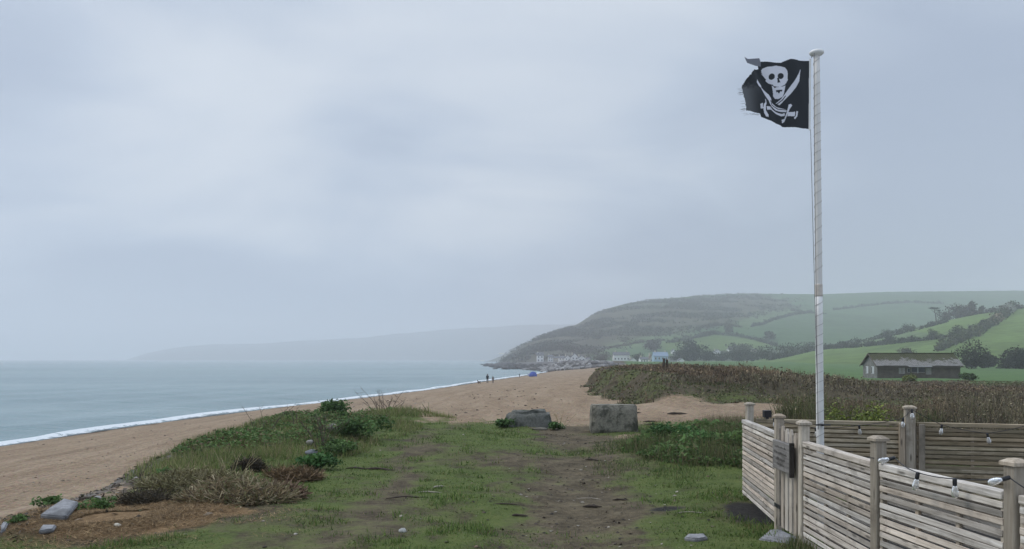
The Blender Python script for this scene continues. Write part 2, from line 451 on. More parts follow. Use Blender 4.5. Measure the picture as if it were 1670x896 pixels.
NT, NY = 620, 560
tt = np.linspace(-.92, .92, NT)
yy = np.exp(np.linspace(math.log(3.6), math.log(1003), NY))-3.0
TT, YY = np.meshgrid(tt, yy)
gx = (TT*(YY+3)).ravel(); gy = YY.ravel()
gz = near_h(gx, gy)
za, zb_, zc_, turf_w, scr_w = zones(gx, gy, gz)
idx = np.arange(NT*NY).reshape(NY, NT)
quads = np.stack([idx[:-1,:-1], idx[:-1,1:], idx[1:,1:], idx[1:,:-1]], -1).reshape(-1, 4)
qc = quads[:,0]
xeq = np.interp(gy[qc], XE[:,0], XE[:,1])
rg = (fbm(gx[qc]*.8, gy[qc]*.8, 3, 91)-.5)
is_field = (scr_w[qc] > .45) | ((gx[qc] > 9.5) & (gy[qc] < 31)) | (zc_[qc,0] > .4)
is_terr = (~is_field) & (gx[qc]-xeq+rg > -.9) & ((gy[qc]+rg*3 < 22.5) | ((gx[qc] > 3.2+rg) & (gy[qc] < 31)))
is_rock = (~is_field) & (~is_terr) & (za[qc,3] > .5)
under = gz[quads].max(1) < SEA-.8
for nm, msk, lab, cat in (('ground', is_terr, 'worn grass and muddy track in front of the fence', 'ground'),
                          ('scrubland', is_field & ~under, 'low brown scrubland and bank behind the fence', 'ground'),
                          ('rocky_shore', is_rock & ~under, 'dark rocky shore under the headland', 'shore'),
                          ('beach', ~(is_terr | is_field | is_rock) & ~under, 'reddish brown shingle beach along the bay', 'beach')):
    q = quads[msk]; used, inv = np.unique(q, return_inverse=True)
    o = mesh_np(nm, np.stack([gx, gy, gz], 1)[used], inv.reshape(-1, 4), M_ground, smooth=True,
                attrs={'za': za[used], 'zb': zb_[used], 'zc': zc_[used]})
    tag(o, lab, cat, kind='structure')

# ------------------------------------------------------------------ hills
def hill_material():
    m, t, b = mat('hill_cover', .95, .1)
    p = geopos(t); a = attr(t, 'col')
    n1 = noise(t, p, .02, 5, .6); n2 = noise(t, p, .15, 4, .6)
    f = mathn(t, 'ADD', mathn(t, 'MULTIPLY', n1, .5), mathn(t, 'MULTIPLY', n2, .5))
    k = ramp(t, f, [(.32, .55), (.5, 1.0), (.68, 1.4)])
    L(t, mixc(t, 1, a.outputs['Color'], k, 'MULTIPLY'), b.inputs['Base Color'])
    bump(t, b, n2, .6, 2.0)
    return m
M_hill = hill_material()
def in_poly(x, y, poly):
    r = np.zeros(len(x), bool); j = len(poly)-1
    for i in range(len(poly)):
        xi, yi = poly[i]; xj, yj = poly[j]
        c = ((yi > y) != (yj > y)) & (x < (xj-xi)*(y-yi)/((yj-yi) if yj != yi else 1e-9)+xi)
        r ^= c; j = i
    return r
GREEN = (.062, .108, .045); GREEN2 = (.100, .150, .042); PALE = (.105, .150, .065); BRACK = (.074, .070, .042); GORSE = (.050, .058, .032)
def fan(name, fn, u0, u1, nu, y0, y1, ny, colfn, zmin, label):
    uu = np.linspace(u0, u1, nu); ys = np.exp(np.linspace(math.log(y0), math.log(y1), ny))
    UU, YS = np.meshgrid(uu, ys); x = ((UU-U0)/F*YS).ravel(); y = YS.ravel(); z = fn(x, y)
    I = np.arange(nu*ny).reshape(ny, nu)
    q = np.stack([I[:-1,:-1], I[:-1,1:], I[1:,1:], I[1:,:-1]], -1).reshape(-1, 4)
    q = q[z[q].max(1) > zmin]
    us, inv = np.unique(q, return_inverse=True)
    P_ = np.stack([x, y, z], 1)[us]
    cc = sum(colfn(P_, k) for k in range(8))/8.0
    o = mesh_np(name, P_, inv.reshape(-1, 4), M_hill, cols=cc, smooth=True)
    return tag(o, label, 'hill', kind='structure')
def proj(P_): return U0+F*P_[:,0]/P_[:,1], V0-F*(P_[:,2]-EYE)/P_[:,1]
def col_main(P_, kk=0):
    # land use on the hill: surveyed once, then fixed to the ground
    u, v = proj(P_); n = len(u)
    jit = (fbm(P_[:,0]*.02, P_[:,1]*.02, 3, 81)-.5)*14
    rj = np.random.default_rng(kk); u = u+jit*1.6+rj.normal()*7; v = v+jit*.5+rj.normal()*2.2
    c = np.tile(np.array(GREEN), (n, 1)); c = c*(.9+.3*fbm(P_[:,0]*.004, P_[:,1]*.004, 2, 84))[:,None]
    moor = in_poly(u, v, [(780,620),(780,560),(985,495),(1060,488),(1200,483),(1275,487),(1300,500),(1230,512),(1180,530),(1120,540),(1060,548),(1000,560),(960,585),(900,620)])
    c[moor] = BRACK
    top = in_poly(u, v, [(985,505),(1050,490),(1250,476),(1250,484),(1100,497),(1040,505)])
    c[top] = np.array(GORSE)*1.3
    c[in_poly(u, v, [(985,590),(985,563),(1060,548),(1130,540),(1130,556),(1000,572)])] = PALE
    c[in_poly(u, v, [(1080,570),(1090,556),(1160,545),(1240,555),(1270,566),(1180,578)])] = GREEN2
    c[in_poly(u, v, [(1180,530),(1230,512),(1290,504),(1330,506),(1230,534)])] = np.array(PALE)*.95
    wood = in_poly(u, v, [(1040,620),(1040,590),(1100,575),(1200,572),(1280,572),(1320,600),(1320,620)])
    c[wood] = (.04, .045, .025)
    cliff = (u < 960) & (v > 548+.15*(960-u))
    c[cliff] = np.array(BRACK)*.8 + np.array((.02,.02,.02))
    return c
def col_spur(P_, kk=0):
    u, v = proj(P_); n = len(u)
    c = np.tile(np.array(GREEN2), (n, 1))*(.9+.35*fbm(P_[:,0]*.008, P_[:,1]*.008, 3, 83))[:,None]
    c[in_poly(u, v, [(1340,566),(1450,546),(1480,540),(1560,548),(1450,560)])] = PALE
    return c
fan('hill', hill_h, 772, 2050, 520, 480, 2300, 230, col_main, -4.5, 'large hazy green hill with moorland rising behind the village')
fan('hillside', spur_h, 1145, 2050, 330, 235, 900, 160, col_spur, -3.5, 'nearer grassy hillside divided by hedges on the right')
SKY3 = np.array([(150,592),(205,587),(215,584),(240,576),(270,570),(300,564),(400,560),(550,553),(640,546),(700,540),(760,535),(800,533),(900,530),(1000,528),(1300,526),(1500,540)], float)
def cape_h(x, y):
    u = ucol(x, y); zr = EYE+(V0-np.interp(u, SKY3[:,0], SKY3[:,1]))/F*4300
    zr = zr + (fbm(u*.02, u*0, 3, 93)-.5)*14*ss(220, 300, u)
    t = np.clip((y-3500)/800, 0, 1); return -8+(zr+8)*(.6*t**.6+.4*t) - 60*ss(1, 2, (y-3500)/800)
fan('headland', cape_h, 150, 1500, 300, 3400, 5200, 50, lambda P_, kk=0: np.tile(np.array(BRACK)*.9, (len(P_), 1)), -6, 'faint far headland across the bay almost lost in haze')
SKY4 = np.array([(755,596),(780,592),(800,588),(815,582),(830,571),(860,558),(900,552),(1000,552)], float)
def point_h(x, y):
    u = ucol(x, y); zr = EYE+(V0-np.interp(u, SKY4[:,0], SKY4[:,1]))/F*1750
    t = np.clip((y-1500)/250, 0, 1); return -8+(zr+8)*(.55*t**.6+.45*t)-30*ss(1, 2.4, (y-1500)/250)
fan('headland', point_h, 750, 1000, 90, 1480, 2100, 40, lambda P_, kk=0: np.tile(np.array(BRACK), (len(P_), 1)), -6, 'small hazy point with white houses just past the main headland')

# ------------------------------------------------------------------ sea
def sea_material():
    m, t, b = mat('sea_water', .22, .5)
    p = geopos(t)
    mpn = N(t, 'ShaderNodeMapping'); L(t, p, mpn.inputs[0]); mpn.inputs['Scale'].default_value = (.22, 1, 1); mpn.inputs['Rotation'].default_value = (0, 0, math.radians(-14))
    w1 = noise(t, mpn.outputs[0], .22, 4, .6, .3); w2 = noise(t, mpn.outputs[0], 1.3, 4, .6, .3)
    big = noise(t, mpn.outputs[0], .035, 6, .65)
    c = ramp(t, big, [(.3, (.085, .160, .172)), (.5, (.140, .225, .235)), (.7, (.195, .280, .285))])
    L(t, c, b.inputs['Base Color'])
    b.inputs['IOR'].default_value = 1.33
    h = mathn(t, 'ADD', mathn(t, 'MULTIPLY', w1, 1.0), mathn(t, 'MULTIPLY', w2, .35))
    bump(t, b, h, 1.0, .9)
    return m
M_sea = sea_material()
ty = np.exp(np.linspace(math.log(18), math.log(9500), 420)); tu = np.linspace(-1.35, .75, 420)
TU, TY = np.meshgrid(tu, ty); sx_ = (TU*(TY+6)).ravel(); sy_ = TY.ravel()
dshore = np.interp(sy_, WL[:,0], WL[:,1])-sx_       # metres off the waterline
amp = np.clip(1-sy_/500, 0, 1)*(.25+.75*ss(1, 9, dshore))
sw = np.sin(dshore*.42 + 2.2*fbm(sy_*.03, dshore*.03, 3, 101)*3)*.20*np.exp(-np.clip(dshore, 0, 999)/90)*amp
sz_ = SEA + sw + (fbm(sx_*.35, sy_*.35, 3, 102)-.5)*.16*amp
I = np.arange(len(sx_)).reshape(420, 420)
q = np.stack([I[:-1,:-1], I[:-1,1:], I[1:,1:], I[1:,:-1]], -1).reshape(-1, 4)
q = q[(dshore[q].max(1) > -4) | (sy_[q].min(1) > 1000)]
us, inv = np.unique(q, return_inverse=True)
tag(mesh_np('sea', np.stack([sx_, sy_, sz_], 1)[us], inv.reshape(-1, 4), M_sea, smooth=True), 'calm grey green sea filling the bay', 'sea', kind='structure')
# breaking edge of foam along the waterline
def foam_material():
    m, t, b = mat('foam', .7, .3)
    p = geopos(t); n = noise(t, p, 1.1, 6, .7, .5); a = attr(t, 'col')
    b.inputs['Base Color'].default_value = (.66, .69, .70, 1)
    sepn = N(t, 'ShaderNodeSeparateColor'); L(t, a.outputs['Color'], sepn.inputs[0])
    f = mapr(t, mathn(t, 'ADD', sepn.outputs[0], mathn(t, 'MULTIPLY', mathn(t, 'SUBTRACT', n, .5), 2.4)), .40, .72)
    tr = N(t, 'ShaderNodeBsdfTransparent'); mx = N(t, 'ShaderNodeMixShader')
    L(t, f, mx.inputs[0]); L(t, tr.outputs[0], mx.inputs[1]); L(t, b.outputs[0], mx.inputs[2])
    L(t, mx.outputs[0], t.nodes['Material Output'].inputs[0])
    bump(t, b, n, .6, .1)
    return m
fy = np.exp(np.linspace(math.log(26), math.log(316), 700)); fk = np.linspace(0, 1, 14)
FY, FK = np.meshgrid(fy, fk, indexing='ij'); FY = FY.ravel(); FK = FK.ravel()
wid = 1.3 + 2.9*fbm(FY*.08, FY*0, 3, 111)
off = (fbm(FY*.12, FY*0+3, 3, 112)-.5)*1.6
d_ = -1.7 + FK*(wid+1.5)                      # from the swash line out to sea
fx = waterline(FY)-d_+off
fz = np.maximum(near_h(fx, FY), SEA+.12)+.05+.16*np.exp(-((FK-.45)/.16)**2)
fw = np.exp(-((FK-.42)/.22)**2)*(.62+.5*fbm(FY*.25, FY*0+7, 3, 114)) + .18*fbm(FY*.3, FK*6, 2, 113)
I = np.arange(len(fx)).reshape(700, 14)
q = np.stack([I[:-1,:-1], I[:-1,1:], I[1:,1:], I[1:,:-1]], -1).reshape(-1, 4)
tag(mesh_np('surf_foam', np.stack([fx, FY, fz], 1), q, foam_material(), cols=np.stack([fw, fw, fw], 1), smooth=True),
    'white line of foam where small waves reach the shingle', 'foam', kind='stuff')

# ------------------------------------------------------------------ haze
def haze():
    mb = MB().box(-9700, 9700, -300, 9700, -25, 255)
    m = bpy.data.materials.new('haze_air'); m.use_nodes = True; t = m.node_tree; t.nodes.clear()
    v = N(t, 'ShaderNodeVolumePrincipled'); v.inputs['Color'].default_value = (.94, .965, 1.0, 1)
    v.inputs['Density'].default_value = HAZE; v.inputs['Anisotropy'].default_value = .2
    out = N(t, 'ShaderNodeOutputMaterial'); L(t, v.outputs[0], out.inputs['Volume'])
    m.cycles.homogeneous_volume = True
    o = mb.build('haze', m); tag(o, 'thin sea mist filling the whole bay', 'haze', kind='stuff')
HAZE = .00053
haze()

# ------------------------------------------------------------------ plant builders
def rgb(base, n, var=.25, hue=.08, r=rng):
    c = np.tile(np.array(base, float), (n, 1))*(1+(r.random((n, 1))-.5)*2*var)
    return np.clip(c*(1+(r.random((n, 3))-.5)*2*hue), 0, 1)
def pick(bases, probs, n):
    k = rng.choice(len(bases), n, p=np.array(probs)/sum(probs))
    return np.array(bases)[k]*(1+(rng.random((n, 1))-.5)*.5)
def blades(P_, h, w, lean, cols, tipcol=1.25, lmin=0.0):
    n = len(P_); a = rng.random(n)*2*np.pi; b = rng.random(n)*2*np.pi
    side = np.stack([np.cos(a), np.sin(a), 0*a], 1)*(w/2)[:,None]
    ln = lmin+(lean-lmin)*rng.random(n)
    tip = P_ + np.stack([np.cos(b)*np.sin(ln), np.sin(b)*np.sin(ln), np.cos(ln)], 1)*h[:,None]
    V = np.stack([P_-side, P_+side, tip], 1).reshape(-1, 3)
    C = np.repeat(cols, 3, 0); C[2::3] = np.clip(C[2::3]*tipcol, 0, 1)
    return V, np.arange(3*n).reshape(-1, 3), C
def leaves(P_, size, cols, flat=0.0, nrm=None):
    """one folded diamond (2 triangles) per leaf"""
    n = len(P_)
    d = rng.normal(size=(n, 3)); d[:,2] *= (1-flat); d /= np.linalg.norm(d, axis=1)[:,None]
    if nrm is None: nn = rng.normal(size=(n, 3)); nn[:,2] = np.abs(nn[:,2])+flat*2
    else: nn = nrm + rng.normal(size=(n, 3))*.5
    e = np.cross(d, nn); e /= np.linalg.norm(e, axis=1)[:,None]+1e-9
    up = np.cross(e, d)
    s = size[:,None]
    V = np.stack([P_-d*s*.5, P_+e*s*.32+up*s*.08, P_+d*s*.5, P_-e*s*.32+up*s*.08], 1).reshape(-1, 3)
    I = np.arange(4*n).reshape(-1, 4)
    return V, np.concatenate([I[:,[0,1,2]], I[:,[0,2,3]]]), np.repeat(cols, 4, 0)
def join(parts):
    V = []; Fs = []; C = []; b = 0
    for v, f, c in parts:
        V.append(v); Fs.append(f+b); C.append(c); b += len(v)
    return np.concatenate(V), np.concatenate(Fs), np.concatenate(C)
def veg(name, parts, m=None, parent=None):
    V, Fs, C = join(parts); return mesh_np(name, V, Fs, m or M_leaf, parent, cols=C)
def clump_points(blobs, n, shell=.55):
    """points through lumpy volumes, thicker towards their skins"""
    w = np.array([b[3]*b[4]*b[5] for b in blobs])**.67; k = rng.choice(len(blobs), n, p=w/w.sum())
    B = np.array(blobs)[k]; d = rng.normal(size=(n, 3)); d /= np.linalg.norm(d, axis=1)[:,None]
    r = (shell+(1-shell)*rng.random(n)**.7)*(1+.18*rng.normal(size=n))
    return B[:,:3]+d*B[:,3:6]*r[:,None], d, k
def crown(c, rx, ry, rz, nb, n, size, base, var=.35):
    blobs = []
    for _ in range(nb):
        d = rng.normal(size=3); d /= np.linalg.norm(d); d *= rng.random()**.5*.72
        q = .34+.3*rng.random()
        blobs.append((c[0]+d[0]*rx, c[1]+d[1]*ry, c[2]+d[2]*rz, rx*q, ry*q, rz*q))
    P_, d, k = clump_points(blobs, n)
    tone = 1+(rng.random(nb)-.5)*.6
    C = rgb(base, n, var)*tone[k][:,None]
    return leaves(P_, size*(.6+.8*rng.random(n)), np.clip(C, 0, 1), nrm=d)
M_bark = plain('bark', (.075, .062, .05), .9, .1, .3, 4, .4)
def tree(name, u, v, wpx, hpx, base, label, group=None, depth=None, fn=None, n=900, size=None, trunk=.25, nb=9, cat='tree'):
    p = hit(u, v, fn=fn) if depth is None else Vector(((u-U0)/F*depth, depth, 0))
    if depth is not None: p.z = hz(p.x, p.y)
    k = p.y/F; W, H = wpx*k, hpx*k
    r = empty(name, p); tag(r, label, cat, group)
    tk = min(trunk, .05)
    lv = crown((0, 0, H*(.5+tk/2)), W/2, W/2*.9, H*.52, nb+4, n, size or max(.5, H*.12), base)
    skirt = crown((0, 0, H*.25), W*.42, W*.38, H*.26, 6, n//2, size or max(.5, H*.12), base)
    veg('crown', [lv, skirt], M_leaf, r)
    mb = MB(); tr = max(.08, H*.025)
    mb.tube([(0,0,-.5),(.02*H,0,H*trunk),(0,.02*H,H*.62)], [tr*1.4, tr, tr*.4], 6)
    for a in range(4):
        an = a*1.6+rng.random(); mb.tube([(0,0,H*(trunk+.05*a)),(math.cos(an)*W*.18, math.sin(an)*W*.18, H*(trunk+.25+.05*a)),(math.cos(an)*W*.33, math.sin(an)*W*.33, H*(trunk+.42+.05*a))], [tr*.5, tr*.35, tr*.12], 5)
    mb.build('trunk', M_bark, r)
    return r
def hedge(pts, label, hpx=6, base=(.045,.05,.028), fn=None, per=40, group='hedges on the hills', wob=.5, accents=()):
    W3 = [hit(u, v, fn=fn, n=6000) for u, v in pts]
    o0 = W3[0]; blobs = []; cols_ = []
    for a, b in zip(W3[:-1], W3[1:]):
        ln = (b-a).length; h0 = hpx*(a.y+b.y)/2/F; n = max(2, int(ln/(h0*.55)))
        for i in range(n):
            q = a.lerp(b, (i+rng.random()*.6)/n); h = h0*(1-wob/2+wob*rng.random()**2*1.6)
            blobs.append((q.x-o0.x+rng.normal()*h*.15, q.y-o0.y+rng.normal()*h*.2, h*.4-o0.z, h*.55, h*.5, h*.55))
    bb = np.array(blobs); bb[:,2] += all_h(bb[:,0]+o0.x, bb[:,1]+o0.y); blobs = [tuple(b) for b in bb]
    n = per*len(blobs); P_, d, k = clump_points(blobs, n)
    tone = .75+.5*rng.random(len(blobs)); C = rgb(base, n, .3)*tone[k][:,None]
    for (i0, i1, cc) in accents:
        m_ = (k >= i0*len(blobs)) & (k < i1*len(blobs)); C[m_] = rgb(cc, m_.sum(), .25)
    hh = hpx*o0.y/F
    V, Fs, C = leaves(P_, hh*(.26+.3*rng.random(n)), np.clip(C, 0, 1), nrm=d)
    o = mesh_np('hedge', V, Fs, M_leaf, cols=C); o.location = o0
    return tag(o, label, 'hedge', group)

# ------------------------------------------------------------------ hedges and trees on the hills
DK = (.050, .058, .033); BR = (.078, .066, .046); EV = (.036, .048, .027); OL = (.074, .084, .042)
hedge([(1255,588),(1300,579),(1345,569),(1400,560),(1450,550),(1500,538),(1545,526)], 'bushy hedge along the crest of the nearer hillside, running up to the right', 7, DK, spur_h)
hedge([(1340,571),(1400,567),(1450,562),(1500,557),(1555,551)], 'straight hedge between the two fields above the grey shed', 7, DK, spur_h)
hedge([(1528,574),(1560,560),(1590,546),(1615,533),(1635,519),(1650,507)], 'tall ragged hedge climbing diagonally behind the grey shed with pale blossom', 13, OL, spur_h, accents=((.58,.66,(.22,.18,.12)), (.86,.95,(.30,.31,.27))))
hedge([(1560,517),(1610,511),(1650,506),(1690,501)], 'hedge on the skyline of the right hand field', 7, BR, spur_h)
hedge([(1225,534),(1260,523),(1290,515),(1325,509)], 'thin straight hedge slanting across the middle of the far hill', 4, DK, hill_h)
hedge([(1090,560),(1130,553),(1165,546),(1200,549),(1235,556),(1268,566)], 'curved hedge around the pale field above the village', 6, DK, hill_h)
hedge([(1360,506),(1400,501),(1480,494),(1540,496)], 'faint hedge line high on the far hill at right', 3.5, DK, hill_h)
hedge([(985,569),(1030,562),(1085,556)], 'low hedge below the brown moor left of the village trees', 4, BR, hill_h)
hedge([(1290,507),(1320,511),(1350,513)], 'short hedge joining the thin slanting one on the far hill', 3.5, DK, hill_h)
hedge([(1140,536),(1180,531),(1210,535)], 'broken scrub line under the brown moor', 5, BR, hill_h)
# lone pine with a flat wind-blown top
p = hit(1527, 525, fn=spur_h); k = p.y/F
r = empty('pine_tree', p); tag(r, 'lone pine with bare leaning trunk and flat top on the skyline', 'tree')
MB().tube([(0,0,-.5),(-.5*k,0,8*k),(-2*k,0,17*k),(-3.5*k,0,23*k)], [1.1*k,.9*k,.7*k,.4*k], 7).tube([(-1.6*k,0,14*k),(3*k,.5,20*k)], [.5*k,.2*k], 5).tube([(-2*k,0,17*k),(-8*k,.3,22*k)], [.5*k,.2*k], 5).build('trunk', M_bark, r)
veg('crown', [crown((-3*k,0,24*k), 9*k, 6*k, 3.2*k, 10, 900, 1.0*k, EV), crown((3*k,0,21*k), 4*k, 4*k, 2*k, 4, 250, 1.0*k, EV)], M_leaf, r)
for (u, v, w, h, base, fn, lab) in (
    (1563,518,46,27,BR,spur_h,'broad bare brown tree clump beside the lone pine'),
    (1585,514,26,22,BR,spur_h,'round bare tree at the right end of the clump by the pine'),
    (1541,522,26,16,BR,spur_h,'low bare bush under the lone pine'),
    (1600,511,11,13,DK,spur_h,'small dark bush on the skyline right of the pine'),
    (1480,541,26,14,DK,spur_h,'dark rounded tree in the crest hedge left of the pine'),
    (1447,550,30,12,DK,spur_h,'low dark tree in the crest hedge above the shed'),
    (1522,553,20,16,OL,spur_h,'olive bush standing in the field hedge above the shed roof'),
    (1562,553,28,20,OL,spur_h,'larger olive bush where the two hedges meet'),
    (1450,559,16,13,DK,spur_h,'dark bush in the straight field hedge'),
    (1480,580,34,14,BR,spur_h,'low reddish brown bush behind the shed roof')):
    tree('hedgerow_tree', u, v, w, h, base, lab, 'trees along the hedges', fn=fn, n=700)
for (u, d, w, h, base, lab) in (
    (1584,215,54,44,DK,'large rounded bush close behind the right end of the shed'),
    (1645,225,62,36,DK,'wide dark bush at the right edge beyond the green field'),
    (1612,235,36,24,DK,'smaller dark bush between the two big bushes beyond the shed'),
    (1665,215,40,32,EV,'dark green bush cut by the right edge of the picture')):
    tree('field_bush', u, 0, w, h, base, lab, 'bushes beyond the shed', depth=d, n=1700, trunk=.08, size=.55, cat='bush')
for (u, v, w, h, base, lab) in (
    (1125,602,46,36,EV,'tallest dark evergreen among the village trees'),
    (1152,603,36,24,EV,'dark evergreen just right of the tallest village tree'),
    (1104,602,28,20,DK,'dark tree right of the blue roofed house'),
    (1178,604,44,17,DK,'low dark trees in front of the small white gable'),
    (1205,602,36,20,DK,'dark tree right of the small white gable'),
    (1204,580,42,25,OL,'round dome of pale green trees behind the small white gable'),
    (1218,603,40,20,DK,'dark tree below the pale houses on the slope'),
    (1250,602,60,22,DK,'wide low wood at the foot of the near hillside'),
    (1285,600,60,20,DK,'wide low wood behind the flagpole'),
    (1066,574,30,22,(.07,.055,.05),'purplish bare trees behind the blue roofed house'),
    (1188,543,15,14,BR,'small bare tree on the pale slope above the village'),
    (1255,554,22,16,DK,'dark tree at the bottom of the far green field'),
    (1040,596,22,14,DK,'dark bush between the two groups of white houses'),
    (985,594,40,12,BR,'low brown bushes right of the white gabled row'),
    (1325,590,50,16,DK,'dark bushes along the valley left of the shed')):
    tree('village_tree', u, v, w, h, base, lab, 'trees around the village', n=900, trunk=.12, **(dict(depth=520+60*rng.random()) if v > 586 else dict(fn=hill_h)))
for (u, v, w, h, lab) in ((1205,481,26,4,'wide low clump of trees on the skyline'),(1234,481,9,5,'small round tree on the skyline'),(1068,492,12,4,'low bush on the skyline above the brown moor')):
    tree('skyline_tree', u, v+2, w, h, DK, lab, 'trees on the skyline', fn=hill_h, n=250, trunk=.05)

# ------------------------------------------------------------------ village
def house_mats():
    return dict(white=plain('white_render', (.82,.82,.80), .8, .2, .06, .4), cream=plain('cream_render', (.60,.55,.45), .8, .2, .08, .4),
                blue=plain('pale_blue_boards', (.36,.50,.62), .7, .2, .08, .4), slate=plain('slate_roof', (.10,.105,.115), .6, .3, .2, .8),
                bluer=plain('blue_grey_roof', (.20,.27,.36), .5, .3, .1, .8), glass=plain('window_glass', (.05,.06,.07), .15, .5, .1), brown=plain('brown_roof', (.16,.12,.09), .8, .2, .2, .8))
HM = house_mats()
def house(u, v, wpx, hpx, label, wall='white', roof='slate', gable=False, depth=7.0, rows=2, wins=3, chim=1, d=None, fn=None):
    p = hit(u, v, fn=fn) if d is None else Vector(((u-U0)/F*d, d, EYE-(v-V0)/F*d))
    k = p.y/F; W, H = wpx*k, hpx*k; D = depth
    r = empty('house', (p.x, p.y, p.z-.3)); tag(r, label, 'house', 'white houses of the village')
    eh = H*(.62 if gable else .72); rh = H-eh
    mb = MB()
    if gable:   # gable faces the sea and the camera
        mb.add([(-W/2,0,-1),(W/2,0,-1),(W/2,0,eh),(0,0,H),(-W/2,0,eh),(-W/2,D,-1),(W/2,D,-1),(W/2,D,eh),(0,D,H),(-W/2,D,eh)],
               [(0,1,2,3,4),(9,8,7,6,5),(1,6,7,2),(5,0,4,9),(2,7,8,3),(3,8,9,4),(0,5,6,1)])
        rf = MB()
        for s in (-1, 1):
            e = .3; sl = rh/(W/2); zt = .12
            rf.add([(s*(W/2+e),-e,eh-e*sl+.02),(0,-e,H+.02),(0,D+e,H+.02),(s*(W/2+e),D+e,eh-e*sl+.02),(s*(W/2+e),-e,eh-e*sl+zt+.1),(0,-e,H+zt+.1),(0,D+e,H+zt+.1),(s*(W/2+e),D+e,eh-e*sl+zt+.1)],
                   [(0,1,2,3),(7,6,5,4),(0,4,5,1),(1,5,6,2),(2,6,7,3),(3,7,4,0)])
    else:
        mb.add([(-W/2,0,-1),(W/2,0,-1),(W/2,D,-1),(-W/2,D,-1),(-W/2,0,eh),(W/2,0,eh),(W/2,D,eh),(-W/2,D,eh),(-W/2,D/2,H),(W/2,D/2,H)],
               [(3,2,1,0),(0,1,5,4),(2,3,7,6),(1,2,6,9,5),(3,0,4,8,7),(4,5,9,8),(6,7,8,9)])
        rf = MB(); e = .35; sl = rh/(D/2)
        for s, y0 in ((1, -e), (-1, D+e)):
            z0 = eh-e*sl+.02
            rf.add([(-W/2-e,y0,z0),(W/2+e,y0,z0),(W/2+e,D/2,H+.02),(-W/2-e,D/2,H+.02),(-W/2-e,y0,z0+.2),(W/2+e,y0,z0+.2),(W/2+e,D/2,H+.22),(-W/2-e,D/2,H+.22)],
                   [(3,2,1,0),(4,5,6,7),(0,1,5,4),(1,2,6,5),(2,3,7,6),(3,0,4,7)])
    mb.build('wall', HM[wall], r); rfo = rf.build('roof', HM[roof], r)
    for c in range(chim):
        cx = (-W*.36, W*.36, 0)[c]; cyy = D*.5
        MB().box(cx-.4, cx+.4, cyy-.4, cyy+.4, H-.8, H+1.1).build('chimney', HM['cream'], rfo)
    nw = wins if not gable else max(1, wins-1)
    for rr in range(rows):
        for c in range(nw):
            ww = min(.95, W/(nw*2.4)); cx = -W/2+W*(c+.5)/nw; z0 = eh*(.14+.5*rr) if rows > 1 else eh*.35
            wn = MB().box(cx-ww/2-.1, cx+ww/2+.1, -.06, .05, z0-.1, z0+eh*.21+.1).build('window', HM['white'], r)
            MB().box(cx-ww/2, cx+ww/2, -.09, .02, z0, z0+eh*.21).build('pane', HM['glass'], wn)
    return r
house(881,590,11,15,'tall white house farthest left in the village row, with one chimney',rows=3,wins=2,d=640)
house(898,589,8,10,'small white house just right of the tall one','white','slate',rows=2,wins=2,d=645)
house(906,589.5,9,8,'low grey house in the gap of the seafront row','cream','slate',rows=1,wins=2,d=650,chim=0)
house(916,590.5,9,10,'white house at the left of the gabled seafront group','white','slate',rows=2,wins=2,d=640)
house(926,591,9,12,'white gabled house in the middle of the seafront group','white','slate',True,rows=2,wins=3,d=632)
house(937.5,590.5,11,14,'tallest white gabled house of the seafront group','white','slate',True,rows=2,wins=3,d=636)
house(949,591,12,11,'white house closing the seafront group on the right','white','slate',True,rows=2,wins=3,d=630)
house(1014,590,26,16,'wide white house with dark roof between the two village groups','white','slate',rows=1,wins=5,d=560,chim=2)
house(1051,595,13,13,'white house left of the blue roofed one','white','slate',rows=2,wins=3,d=500)
house(1063,595,7,17,'narrow cream house beside the blue roofed one','cream','brown',True,rows=2,wins=2,d=515)
house(1078,596,23,22,'pale blue house with a big blue grey roof','blue','bluer',rows=2,wins=4,d=505,chim=2)
house(1097,598,14,10,'low white house right of the blue roofed one','white','slate',rows=1,wins=2,d=500)
house(958.5,590.5,8,7,'low white cottage at the right end of the seafront row','white','slate',rows=1,wins=2,d=640,chim=1)
house(1033,592.5,10,9,'white cottage between the wide dark roofed house and the dark bush','white','slate',True,rows=1,wins=2,d=545,chim=1)
house(1112,593,9,9,'white gabled cottage in front of the tallest evergreen','white','slate',True,rows=1,wins=2,d=495,chim=0)
house(1099,578,5,9,'narrow white gable rising above the village trees','white','slate',True,rows=1,wins=2,fn=hill_h,chim=0)
house(1171,581,12,11,'small bright white gable among dark trees','white','slate',True,rows=1,wins=2,fn=hill_h,chim=1)
house(1193,574,9,8,'pale house on the slope left of two others','white','slate',True,rows=1,wins=2,fn=hill_h,chim=0)
house(1204,575,8,6,'pale low house in the middle of the slope','cream','slate',rows=1,wins=2,fn=hill_h,chim=0)
house(1216,577,8,7,'white low house among trees right of the middle of the slope','white','slate',rows=1,wins=2,fn=hill_h,chim=0)
house(1118,585,9,7,'small white house peeping out above the village trees','white','slate',True,rows=1,wins=2,fn=hill_h,chim=0)
house(1231,575,7,6,'small pale house farthest right on the slope','cream','slate',rows=1,wins=2,fn=hill_h,chim=0)
house(818,581,9,5,'hazy white house on the small point past the headland','white','cream',rows=1,wins=2,fn=point_h,chim=0)  # cream roof here and on the next two: haze put into the roof colour
house(828.5,576,5,5,'highest hazy white house, right by the headland slope','white','cream',True,rows=1,wins=2,fn=point_h,chim=0)
house(787,590,6,3,'faint white house low on the small point, nearest the water','white','cream',rows=1,wins=2,fn=point_h,chim=0)

